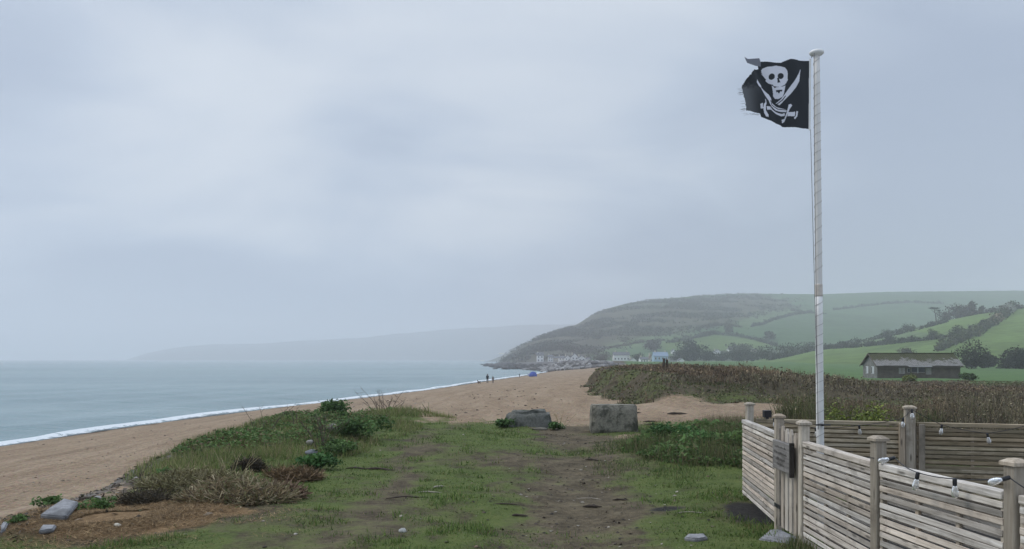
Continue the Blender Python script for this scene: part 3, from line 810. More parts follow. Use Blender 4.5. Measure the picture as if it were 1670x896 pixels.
# ------------------------------------------------------------------ rocks
def rock_mesh(sub=1, seed=0, sq=(1,.8,.6), amt=.35):
    bm = bmesh.new(); bmesh.ops.create_icosphere(bm, subdivisions=sub, radius=1)
    r2 = np.random.default_rng(seed)
    pl = [Vector(r2.normal(size=3)).normalized() for _ in range(7)]; ofs = .55+.35*r2.random(7)
    for v in bm.verts:
        c = v.co.copy()
        for a, b in zip(pl, ofs):
            dd = c.dot(a)
            if dd > b: c -= a*(dd-b)*.9
        c *= 1+(r2.random()-.5)*amt*.5
        v.co = Vector((c.x*sq[0], c.y*sq[1], c.z*sq[2]))
    bm.verts.index_update()
    V = np.array([v.co[:] for v in bm.verts]); Fs = np.array([[v.index for v in f.verts] for f in bm.faces]); bm.free()
    return V, Fs
def scatter_rocks(name, P_, size, mat_, label, base, kinds=5, flat=.6, cat='rocks'):
    protos = [rock_mesh(1, 200+i, (1, .8, flat)) for i in range(kinds)]
    parts = []
    for i in range(len(P_)):
        V, Fs = protos[i % kinds]; a = rng.random()*6.28; c, s_ = math.cos(a), math.sin(a)
        tl = rng.normal()*.25
        R = np.array([[c,-s_,0],[s_,c,0],[0,0,1]]) @ np.array([[1,0,0],[0,math.cos(tl),-math.sin(tl)],[0,math.sin(tl),math.cos(tl)]])
        parts.append((V @ R.T*size[i]+P_[i], Fs, np.tile(base[i], (len(V), 1))))
    V, Fs, C = join(parts)
    return tag(mesh_np(name, V, Fs, mat_, cols=C), label, cat, kind='stuff')
def rock_col_material():
    m, t, b = mat('loose_stone', .85, .2); a = attr(t, 'col')
    n = noise(t, objco(t), 9, 5, .65)
    L(t, mixc(t, 1, a.outputs['Color'], ramp(t, n, [(.3, .65), (.7, 1.3)]), 'MULTIPLY'), b.inputs['Base Color'])
    bump(t, b, n, .5, .03); return m
M_stone = rock_col_material()
n = 900
ry = 322+75*rng.random(n)**1.3; rx = waterline(ry)-2+30*rng.random(n)
P_ = np.stack([rx, ry, near_h(rx, ry)+.2], 1)
scatter_rocks('rock_armour', P_, .7+1.2*rng.random(n), M_stone, 'heaped grey boulders protecting the shore below the white houses', pick([(.10,.097,.094),(.19,.185,.18),(.32,.31,.30),(.06,.06,.055)], [3,3,2,2], n), cat='boulders')
n = 300
ry = 395+430*rng.random(n); rx = waterline(ry)+rng.normal(size=n)*6+1
P_ = np.stack([rx, ry, np.maximum(near_h(rx, ry), SEA-.3)+.2], 1)
scatter_rocks('shore_rocks', P_, 1+2*rng.random(n), M_stone, 'dark wave washed rocks at the foot of the headland', rgb((.06,.058,.055), n, .4, .03))

# ------------------------------------------------------------------ grey shed
def shed():
    x0, x1, y0, y1 = 53.2, 65.3, 117.0, 121.7; zb, ze, zr = -1.4, .9, 2.42
    xm, ymid = x0, (y0+y1)/2
    r = empty('shed', (x0, y0, zb)); tag(r, 'long weathered grey shed with a mossy corrugated roof', 'shed')
    O = Vector((x0, y0, zb)); Lx, Dy, E, R = x1-x0, y1-y0, ze-zb, zr-zb
    def boards():
        m, t, b = mat('shed_boards', .9, .1); o = objco(t)
        w = N(t, 'ShaderNodeTexWave', wave_type='BANDS', bands_direction='Z'); w.inputs['Scale'].default_value = 2.2; w.inputs['Distortion'].default_value = .4; L(t, o, w.inputs[0])
        n = noise(t, o, 1.5, 6, .7)
        c = ramp(t, n, [(.3, (.095,.082,.066)), (.7, (.20,.172,.138))]); c = mixc(t, mathn(t, 'MULTIPLY', w.outputs['Fac'], .35), c, (.02,.02,.02))
        L(t, c, b.inputs['Base Color']); return m
    mw = boards(); mg = plain('grey_planks', (.20,.20,.19), .9, .1, .3, 2); mwhite = plain('shed_white_paint', (.58,.60,.61), .7, .2, .05)
    mpale = plain('shed_pale_door', (.30,.29,.27), .8, .2, .2); mgl = plain('shed_dark_glass', (.02,.025,.03), .15, .5, .1)
    MB().add([(.03,0,0),(Lx,0,0),(Lx,Dy,0),(.03,Dy,0),(.03,0,E),(Lx,0,E),(Lx,Dy,E),(.03,Dy,E),(Lx,Dy/2,R-.1)],
             [(0,1,5,4),(2,3,7,6),(1,2,6,8,5),(3,2,1,0)]).build('wall', mw, r)
    MB().add([(0,0,0),(0,Dy,0),(0,Dy,E),(0,Dy/2,R-.08),(0,0,E),(.02,0,0),(.02,Dy,0),(.02,Dy,E),(.02,Dy/2,R-.08),(.02,0,E)],
             [(0,4,3,2,1),(5,6,7,8,9),(0,5,9,4),(4,9,8,3),(3,8,7,2),(2,7,6,1)]).build('gable_end', mg, r)
    # roof: a deck with separate corrugated sheets
    def roofmat():
        m, t, b = mat('corrugated_roof', .85, .2); o = objco(t)
        sp = N(t, 'ShaderNodeSeparateXYZ'); L(t, geopos(t), sp.inputs[0])
        n = noise(t, geopos(t), .9, 6, .7); n2 = noise(t, geopos(t), 4, 4, .6)
        base = ramp(t, n2, [(.3, (.13,.125,.115)), (.7, (.27,.26,.24))])
        moss = ramp(t, n2, [(.3, (.038,.042,.018)), (.7, (.085,.085,.04))])
        h = mathn(t, 'ADD', mathn(t, 'MULTIPLY', mathn(t, 'SUBTRACT', sp.outputs[2], 1.38), 1.0), mathn(t, 'MULTIPLY', mathn(t, 'SUBTRACT', n, .5), 3.6))
        L(t, mixc(t, mapr(t, h, -.15, .2), base, moss), b.inputs['Base Color']); return m
    mr = roofmat(); ns = 12; wsh = (Lx+.6)/ns
    for side in (0, 1):
        for i in range(ns):
            V = []; Fs = []; nc = 8; dz = (rng.random()-.5)*.05; ov = .05*rng.random()
            for j in range(nc+1):
                xx = -.3+i*wsh+wsh*1.03*j/nc; wob = .022*(1 if j % 2 else -1)
                for (yy_, zz) in ((-.45-ov, E-.45*(R-E)/(Dy/2)), (Dy/2, R)):
                    yv = yy_ if side == 0 else Dy-yy_
                    V.append((xx, yv, zz+wob+dz+.05))
            for j in range(nc):
                a = j*2; Fs.append((a, a+2, a+3, a+1) if side == 0 else (a+1, a+3, a+2, a))
            o = MB().add(V, Fs).build('roof_sheet', mr, r)
            sm = o.modifiers.new('thick', 'SOLIDIFY'); sm.thickness = .03
    MB().box(-.3, Lx+.3, Dy/2-.12, Dy/2+.12, R+.02, R+.12).build('ridge_cap', mr, r)
    MB().box(-.34, Lx+.34, -.50, -.46, E-.50, E-.36).build('fascia', mw, r)
    for s in (0, 1):
        ya, yb = (-.45, Dy/2) if s == 0 else (Dy+.45, Dy/2)
        MB().add([(-.36,ya,E-.45),(-.36,yb,R-.12),(-.36,yb,R+.08),(-.36,ya,E-.25),(-.31,ya,E-.45),(-.31,yb,R-.12),(-.31,yb,R+.08),(-.31,ya,E-.25)],
                 [(0,1,2,3),(7,6,5,4),(0,4,5,1),(1,5,6,2),(2,6,7,3),(3,7,4,0)]).build('bargeboard', mw, r)
    def win(x, z, w, h, frame, pane=mgl, name='window'):
        f = MB().box(x, x+w, -.05, .03, z, z+h).build(name, frame, r)
        if pane: MB().box(x+.08, x+w-.08, -.08, 0, z+.08, z+h-.08).build('pane', pane, f)
    sc_ = 117/F
    X = lambda u: (u-1431)*sc_
    Z = lambda v: EYE-(v-V0)*sc_-zb
    win(X(1466), Z(610), 10*sc_, 10*sc_, mpale, None, 'door')
    MB().box(X(1470.6), X(1471.4), -.08, 0, Z(609), Z(601)).build('door_post', mw, r)
    win(X(1479.5), Z(608), 5*sc_, 7*sc_, mpale); win(X(1486), Z(608), 10.5*sc_, 9*sc_, mpale); win(X(1497), Z(608), 12*sc_, 9*sc_, mpale)
    MB().box(X(1496), X(1497.2), -.12, 0, Z(609), Z(598)).build('window_post', mwhite, r)
    win(X(1510), Z(611), 9*sc_, 11*sc_, mpale, None, 'wall_panel')
    MB().add([(X(1478),-1.0,Z(599)),(X(1516),-1.0,Z(599)),(X(1516),.02,Z(595.5)),(X(1478),.02,Z(595.5)),(X(1478),-1.0,Z(599)+.05),(X(1516),-1.0,Z(599)+.05),(X(1516),.02,Z(595.5)+.05),(X(1478),.02,Z(595.5)+.05)],
             [(3,2,1,0),(4,5,6,7),(0,1,5,4),(1,2,6,5),(2,3,7,6),(3,0,4,7)]).build('porch_roof', mg, r)
    for yy_ in (1.0, 2.9):
        f = MB().box(-.05, .01, yy_, yy_+.8, Z(610), Z(598)).build('window', mwhite, r)
        MB().box(-.07, 0, yy_+.55, yy_+.72, Z(609), Z(599)).build('pane', mgl, f)
shed()

# ------------------------------------------------------------------ concrete block and boulder
def stone_mat(name, lo, hi, stain, sc=3.0, moss=True):
    m, t, b = mat(name, .9, .15); o = objco(t)
    n = noise(t, o, sc, 8, .7, .3); n2 = noise(t, o, sc*9, 5, .7)
    c = ramp(t, n2, [(.3, lo), (.7, hi)])
    c = mixc(t, mapr(t, n, .44, .62, 0, .85), c, stain)
    if moss:
        n3 = noise(t, o, sc*.7, 5, .7); c = mixc(t, mapr(t, n3, .55, .72, 0, .6), c, (.05,.062,.028))
    L(t, c, b.inputs['Base Color']); bump(t, b, mathn(t, 'ADD', n, mathn(t, 'MULTIPLY', n2, .3)), .6, .05)
    return m
def chunk(name, pts_top, pts_bot, z0, z1, m, seed, amt=.03, parent=None):
    bm = bmesh.new()
    b = [bm.verts.new((x, y, z0)) for x, y in pts_bot]; t = [bm.verts.new((x, y, z1)) for x, y in pts_top]
    n = len(b); bm.faces.new(b[::-1]); bm.faces.new(t)
    for i in range(n): bm.faces.new((b[i], b[(i+1) % n], t[(i+1) % n], t[i]))
    bmesh.ops.bevel(bm, geom=bm.edges[:], offset=amt*1.6, segments=2, affect='EDGES')
    bmesh.ops.triangulate(bm, faces=bm.faces[:])
    bmesh.ops.subdivide_edges(bm, edges=bm.edges[:], cuts=5, use_grid_fill=True)
    X = np.array([v.co[:] for v in bm.verts])*3.2; x, y, z = X.T
    D = np.stack([fbm(x+y*.7+seed, z+y*.4, 4, seed), fbm(x-z, y+z+seed, 4, seed+9), fbm(y+seed, x+z, 4, seed+5)], 1)-.5
    for v, d in zip(bm.verts, D): v.co += Vector(d*amt*3.2)
    me = bpy.data.meshes.new(name); bm.to_mesh(me); bm.free(); me.materials.append(m)
    for p in me.polygons: p.use_smooth = True
    return link(bpy.data.objects.new(name, me), parent)
M_conc = stone_mat('old_concrete', (.16,.15,.12), (.31,.29,.235), (.045,.047,.036), 3.6)
M_bould = stone_mat('dark_boulder', (.10,.10,.088), (.20,.20,.175), (.040,.045,.036), 2.6)
k = 18.2/F
cb = chunk('concrete_block', [(-.52,0.03),(.50,.03),(.47,.62),(-.5,.62)], [(-.53,0),(.55,0),(.55,.68),(-.53,.68)], -.1, .575, M_conc, 301, .012)
cb.location = ((1003-U0)*k, 18.2, hz((1003-U0)*k, 18.2)-.0); cb.location.z = -.02; tag(cb, 'square weathered concrete block standing beside the track', 'block')
k = 19.4/F
bd = chunk('boulder', [(-.50,.18),(.50,.14),(.52,.6),(-.40,.65)], [(-.74,-.05),(.66,0),(.64,.85),(-.7,.85)], -.2, .36, M_bould, 302, .05)
bd.location = ((861-U0)*k, 19.4, -.02); tag(bd, 'low flat topped dark boulder half sunk in the grass', 'boulder')

# ------------------------------------------------------------------ fences, gate
def wood(name, lo, mid, hi, green=0.0, along='X'):
    m, t, b = mat(name, .88, .12); o = objco(t)
    info = N(t, 'ShaderNodeObjectInfo')
    mpn = N(t, 'ShaderNodeMapping'); L(t, o, mpn.inputs[0])
    mpn.inputs['Scale'].default_value = (1.2, 22, 22) if along == 'X' else (22, 22, 1.2)
    cmbn = N(t, 'ShaderNodeCombineXYZ'); rr = mathn(t, 'MULTIPLY', info.outputs['Random'], 57.0)
    for i in range(3): L(t, rr, cmbn.inputs[i])
    L(t, cmbn.outputs[0], mpn.inputs['Location'])
    n = noise(t, mpn.outputs[0], 2.2, 6, .65, .4)
    va = N(t, 'ShaderNodeVectorMath', operation='ADD'); L(t, o, va.inputs[0]); L(t, cmbn.outputs[0], va.inputs[1])
    n2 = noise(t, va.outputs[0], 4.5, 5, .65)
    c = ramp(t, n, [(.28, lo), (.5, mid), (.72, hi)])
    c = mixc(t, mapr(t, n2, .50, .70, 0, .55), c, tuple(x*.55 for x in lo))
    k = mathn(t, 'ADD', mathn(t, 'MULTIPLY', info.outputs['Random'], .62), .64)
    c = mixc(t, 1, c, k, 'MULTIPLY')
    tint = mixc(t, mathn(t, 'MULTIPLY', mathn(t, 'FRACT', mathn(t, 'MULTIPLY', info.outputs['Random'], 7.31)), .45), c, mixc(t, 1, c, (1.0, .80, .62), 'MULTIPLY'))
    if green:
        n3 = noise(t, va.outputs[0], 2.0, 4, .6); tint = mixc(t, mapr(t, n3, .42, .66, 0, green), tint, (.085, .088, .040))
    vk = N(t, 'ShaderNodeTexVoronoi'); vk.inputs['Scale'].default_value = 1.0; vk.inputs['Randomness'].default_value = 1.0
    mk = N(t, 'ShaderNodeMapping'); L(t, va.outputs[0], mk.inputs[0]); mk.inputs['Scale'].default_value = (3.2, 14, 14) if along == 'X' else (14, 14, 3.2)
    L(t, mk.outputs[0], vk.inputs['Vector'])
    tint = mixc(t, mapr(t, vk.outputs['Distance'], .20, .06, 0, .75), tint, tuple(x*.30 for x in lo))
    L(t, tint, b.inputs['Base Color']); bump(t, b, n, .5, .004)
    return m
M_slat = wood('weathered_slats', (.28,.25,.215), (.56,.52,.465), (.77,.735,.68))
M_post = wood('weathered_posts', (.31,.265,.21), (.46,.41,.335), (.57,.525,.45), along='Z')
M_pale = wood('weathered_pales', (.25,.22,.185), (.42,.38,.325), (.56,.52,.45), along='Z')
M_rear = wood('mossy_slats', (.22,.185,.125), (.40,.345,.25), (.57,.515,.405), .3)
M_rpost = wood('brown_posts', (.25,.215,.165), (.39,.345,.275), (.50,.455,.38), along='Z')
def place(x, y, rz=0.0, z=0.0): return Matrix.Translation((x, y, z)) @ Matrix.Rotation(rz, 4, 'Z')
def post(root, x, y, rz, m, h=1.05, w=.078, cap=True):
    o = MB().bbox(-w/2, w/2, -w/2, w/2, -.08, h, .006).build('post', m, root)
    o.location = (x-root.location.x, y-root.location.y, 0); o.rotation_euler = (0, 0, rz)
    if cap:
        c = w/2+.013; mb = MB()
        mb.add([(-c,-c,h),(c,-c,h),(c,c,h),(-c,c,h),(-c,-c,h+.018),(c,-c,h+.018),(c,c,h+.018),(-c,c,h+.018),(-w*.3,-w*.3,h+.036),(w*.3,-w*.3,h+.036),(w*.3,w*.3,h+.036),(-w*.3,w*.3,h+.036)],
               [(3,2,1,0),(0,1,5,4),(1,2,6,5),(2,3,7,6),(3,0,4,7),(4,5,9,8),(5,6,10,9),(6,7,11,10),(7,4,8,11),(8,9,10,11)])
        k = mb.build('post_cap', m, o)
    return o
def panel(root, a, b, m, mstile, side=-1, top=.90, bot=.035, pitch=.0505, sh=.0345, seed=0, warp=.003, double=True):
    """slats run from a to b; side = which side of the stiles carries the facing slats"""
    r2 = np.random.default_rng(seed)
    a = Vector((*a, 0)); b = Vector((*b, 0)); d = b-a; ln = d.length; rz = math.atan2(d.y, d.x)
    p = MB().bbox(0, ln, -.034, .034, top-.045, top, .005).build('panel', m, root)
    p.location = (a.x-root.location.x, a.y-root.location.y, 0); p.rotation_euler = (0, 0, rz)
    for x in (.012, ln-.012): MB().bbox(x-.014, x+.014, -.02, .02, bot-.02, top-.0455, .003).build('stile', mstile, p)
    for i in range(2):
        x = ln*(i+1)/3; MB().box(x-.016, x+.016, -.009, .009, bot, top-.046).build('batten', mstile, p)
    mesh_a = [MB().bbox(.002+.004*v, ln-.002-.003*v, -.006, .006, -sh/2, sh/2, .002).mesh('slat', m) for v in range(2)]
    ns = int((top-.05-bot)/pitch)
    for layer in ((side,) if not double else (side, -side)):
        off = 0 if layer == side else pitch*.5
        for i in range(ns):
            z = top-.05-pitch*(i+.5)-off
            if z < bot: continue
            o = link(bpy.data.objects.new('slat', mesh_a[i % 2]), p)
            o.location = (0, layer*.020, z+(r2.random()-.5)*warp*2)
            o.rotation_euler = ((r2.random()-.5)*.18, math.asin((r2.random()-.5)*warp*2.2/ln), (r2.random()-.5)*.002)
    return p
def fence_things():
    A, G1, G2, Cp, D, E_ = (2.71,9.28), (2.515,7.56), (2.50,6.88), (2.49,5.46), (2.63,4.20), (2.86,2.90)
    ang = lambda p, q: math.atan2(q[1]-p[1], q[0]-p[0])
    def cut(p, q, c):   # shorten by c at both ends
        d = Vector(q)-Vector(p); l = d.length; d /= l; return tuple(Vector(p)+d*c), tuple(Vector(q)-d*c)
    f1 = empty('slatted_fence', (*A, 0)); tag(f1, 'short pale slatted fence panel left of the picket gate', 'fence', 'slatted fences round the enclosure')
    post(f1, 2.785, 9.42, .05, M_post, 1.06); post(f1, *G1, ang(G1, A), M_post)
    panel(f1, (2.70, 9.33), cut(A, G1, .05)[1], M_slat, M_post, -1, seed=11)
    f2 = empty('slatted_fence', (*G2, 0)); tag(f2, 'grey slatted fence running from the picket gate towards the camera', 'fence', 'slatted fences round the enclosure')
    post(f2, *G2, ang(G2, Cp), M_post, 1.04); post(f2, *Cp, ang(Cp, D), M_post, 1.045); post(f2, *D, ang(D, E_), M_post, 1.045); post(f2, *E_, ang(D, E_), M_post)
    for i, (p, q) in enumerate(((G2, Cp), (Cp, D), (D, E_))):
        panel(f2, *cut(p, q, .055), M_slat, M_post, -1, seed=20+i, warp=.004 if i == 0 else .008)
    R0_, R1_, R2_ = (2.80, 9.46), (4.42, 8.93), (6.15, 8.42)
    f3 = empty('slatted_fence', (*R0_, 0)); tag(f3, 'brown mossy slatted fence along the back of the enclosure', 'fence', 'slatted fences round the enclosure')
    for q in (R1_, R2_): post(f3, *q, ang(R1_, R2_), M_rpost, 1.05, .105)
    panel(f3, *cut(R0_, R1_, .065), M_rear, M_rpost, -1, seed=31, warp=.006)
    panel(f3, *cut(R1_, R2_, .065), M_rear, M_rpost, -1, seed=32, warp=.006)
    # broad stiles either side of the middle post
    for q in (-.10, .10):
        d = Vector((R2_[0]-R0_[0], R2_[1]-R0_[1])).normalized()
        o = MB().bbox(-.03, .03, -.025, .025, 0, .885, .004).build('stile', M_rpost, f3)
        o.location = (R1_[0]+d.x*q-R0_[0], R1_[1]+d.y*q-.05-R0_[1], 0); o.rotation_euler = (0, 0, ang(R1_, R2_))
    # gate
    g = empty('picket_gate', (*G1, 0), ang(G1, G2)); tag(g, 'narrow gate of pointed wooden pales hung between two posts', 'gate')
    gl = (Vector(G2)-Vector(G1)).length; n = 5; x0, x1 = .07, gl-.07; w = .072
    for i in range(n):
        xc = lerp(x0+w/2, x1-w/2, i/(n-1)); h = 1.0+(rng.random()-.5)*.012-.01*i
        me = MB().add([(-w/2,-.009,.06),(w/2,-.009,.06),(w/2,-.009,h-.045),(w*.16,-.009,h),(-w*.16,-.009,h),(-w/2,-.009,h-.045),
                       (-w/2,.009,.06),(w/2,.009,.06),(w/2,.009,h-.045),(w*.16,.009,h),(-w*.16,.009,h),(-w/2,.009,h-.045)],
                      [(0,1,2,3,4,5),(11,10,9,8,7,6),(0,6,7,1),(1,7,8,2),(2,8,9,3),(3,9,10,4),(4,10,11,5),(5,11,6,0)])
        o = me.build('pale', M_pale, g); o.location = (xc, -.032, 0); o.rotation_euler = (0, (rng.random()-.5)*.012, 0)
    for z in (.2, .76):
        MB().bbox(x0, x1, -.02, .02, z, z+.07, .004).build('rail', M_pale, g)
    for z in (.235, .795):
        MB().box(-.0, .16, -.047, -.043, z-.018, z+.018).build('hinge', M_black, g)
    # hanging plaque
    s = empty('wooden_plaque', (*G1, 0), ang(G1, G2)); tag(s, 'weathered dark wooden plaque with worn lettering fixed on the gate', 'plaque')
    b = MB().bbox(.14, .62, -.105, -.062, .60, .86, .006).build('board', M_plaque, s)
    MB().bbox(.621, .640, -.108, -.066, .575, .875, .003).build('end_board', M_dkwood, s)
    # worn carved strokes, no longer readable
    rows = ((.80, .22, .52), (.745, .20, .55), (.69, .24, .50), (.645, .27, .47))
    for z, a, c in rows:
        mb = MB(); x = a
        while x < c:
            w = .008+.014*rng.random(); hh = .010+.018*rng.random()
            mb.box(x, x+w*.6, -.1062, -.1035, z, z+hh)
            if rng.random() < .6: mb.box(x, x+w, -.1062, -.1035, z+hh*.45, z+hh*.45+.006)
            x += w+.006+.01*rng.random()
        o = mb.build('worn_lettering', M_dkwood, b); o['kind'] = 'stuff'
M_black = plain('black_metal', (.018,.018,.02), .5, .4, .1)
M_plaque = wood('dark_plaque', (.10,.095,.088), (.185,.175,.165), (.27,.26,.245))
M_dkwood = plain('dark_wood', (.045,.04,.036), .85, .15, .3, 8)
fence_things()

# little black lamp on the back fence
r = empty('solar_lantern', (2.985, 9.40, .905)); tag(r, 'small black square lantern fixed on top of the back fence near the corner post', 'lantern')
MB().bbox(-.042, .042, -.042, .042, .012, .088, .005).build('lamp_body', M_black, r)
MB().bbox(-.043, .043, -.043, .043, .0885, .096, .003).build('lid', M_black, r)
MB().box(-.015, .015, -.015, .015, -.01, .013).build('bracket', M_black, r)

# festoon lights
def glass_mat():
    m, t, b = mat('bulb_glass', .12, .5)
    b.inputs['Base Color'].default_value = (.90,.90,.87,1); b.inputs['Transmission Weight'].default_value = .7; b.inputs['IOR'].default_value = 1.4
    return m
M_bulb = glass_mat()
def festoon(name, label, cable, bulbs, rb=.020):
    r = empty(name, cable[0]); tag(r, label, 'string lights', 'festoon lights on the fences'); o0 = Vector(cable[0])
    pts = []
    for a, b in zip(cable[:-1], cable[1:]):
        for i in range(8):
            q = Vector(a).lerp(Vector(b), i/8); q.z -= .05*(Vector(b)-Vector(a)).length*4*(i/8)*(1-i/8)*.5; pts.append(q-o0)
    pts.append(Vector(cable[-1])-o0)
    MB().tube(pts, .0034, 6).build('cable', M_black, r, True)
    for (x, y, z, tilt) in bulbs:
        M = Matrix.Translation(Vector((x, y, z))-o0) @ Matrix.Rotation(tilt[0], 4, 'X') @ Matrix.Rotation(tilt[1], 4, 'Y')
        h = MB().lathe([(.004,.004),(.011,.002),(.012,-.006),(.012,-.036),(.010,-.042)], 10, M).build('lamp_holder', M_black, r, True)
        MB().lathe([(.010,-.040),(.013,-.048),(rb*.86,-.064),(rb,-.082),(rb*.90,-.098),(rb*.6,-.108),(rb*.2,-.1125)], 14, M).build('bulb', M_bulb, h, True)
def at(u, v, x=None, y=None):
    if y is None: y = x*F/(u-U0)
    return ((u-U0)/F*y, y, EYE-(v-V0)/F*y)
# hung between the posts
c1, c2, c3, c4 = at(1459, 747, y=5.36), at(1497, 771, x=2.44), at(1557, 781, x=2.50), at(1646, 779, x=2.565)
festoon('string_lights', 'string of clear bulbs drooping along the nearest slatted panel', [(2.42,5.47,.93), c1, c2, c3, c4, (2.62,3.9,.90)],
        [(*c1, (0, 1.35)), (*c2, (.1, .12)), (*c3, (.05, -.05)), (*c4, (0, 1.3))])
q = [at(u, v, y=d) for u, v, d in ((1262,683,9.3),(1330,698,9.1),(1401,694,9.0),(1473,682,8.82),(1487,668,8.82),(1536,693,8.68),(1610,707,8.5),(1690,690,8.35))]
festoon('string_lights', 'string of round bulbs drooping along the brown back fence', q, [(*p_, ((rng.random()-.5)*.3, (rng.random()-.5)*.4)) for p_ in q], .022)

# ------------------------------------------------------------------ flagpole
M_white = plain('white_paint', (.71,.705,.675), .5, .4, .10, 5)
M_tape = plain('brown_tape', (.54,.49,.43), .7, .3, .2, 10)
M_sleeve = plain('cream_sleeve', (.67,.655,.62), .7, .2, .06, 3)
M_rope = plain('grey_rope', (.40,.385,.355), .9, .1, .2, 30)
M_line = plain('dark_line', (.16,.16,.17), .9, .1, .1)
FP = Vector((2.878, 7.5, 0))
fp = empty('flagpole', FP); tag(fp, 'tall white flagpole spiralled with cord inside the fenced enclosure', 'flagpole')
lean = lambda z: Vector((-.0345*(z-.8)/3.7, 0, z))
def pole_seg(nm, z0, z1, r0, r1, m):
    zs = np.linspace(z0, z1, 10); return MB().tube([lean(z) for z in zs], [lerp(r0, r1, i/9) for i in range(10)], 20).build(nm, m, fp, True)
pole_seg('lower_pole', -.1, 2.19, .0345, .0335, M_white); pole_seg('joint', 2.185, 2.30, .0344, .0335, M_tape); pole_seg('upper_pole', 1.95, 4.44, .0330, .0285, M_sleeve)
for k_, (z0, z1) in enumerate(((.2, 2.18), (2.36, 4.4))):
    pts = []; z = z0; a = 0
    while z < z1:
        rr = (lerp(.0345, .0335, z/2.19) if z < 2.2 else lerp(.0330, .0285, (z-1.95)/2.49)) + .0012; pts.append(lean(z)+Vector((rr*math.cos(a), rr*math.sin(a), 0))); a += .35; z += .35/6.283*(.105+.02*math.sin(z*3))
    MB().tube(pts, .0021, 5).build('cord_wrap', M_rope, fp, True)
tp = lean(4.44)
MB().lathe([(.029,-.012),(.034,-.004),(.055,.002),(.066,.014),(.067,.024),(.055,.038),(.034,.046),(.006,.050)], 22, Matrix.Translation(tp)).build('truck', M_white, fp, True)
def hal(pts, r=.0028): MB().tube([Vector(p)-FP for p in pts], r, 5).build('halyard', M_line, fp, True)
xh = lambda u: (u-U0)/F*7.5
zz = lambda v: EYE-(v-V0)/F*7.5
hal([(xh(1323),7.47,zz(92)),(xh(1321),7.47,zz(97))]); hal([(xh(1320),7.47,zz(213)),(xh(1324),7.47,zz(380)),(xh(1330.5),7.46,zz(640)),(xh(1331.5),7.455,zz(700))]); hal([(xh(1325.3),7.462,zz(88)),(xh(1325.5),7.462,zz(214)),(xh(1327.5),7.462,zz(400)),(xh(1331.5),7.462,zz(700))])
cl_ = MB().bbox(-.012,.012,-.06,-.034,.98,1.0,.003).bbox(-.07,.07,-.075,-.058,.985,.998,.003).build('cleat', M_black, fp)

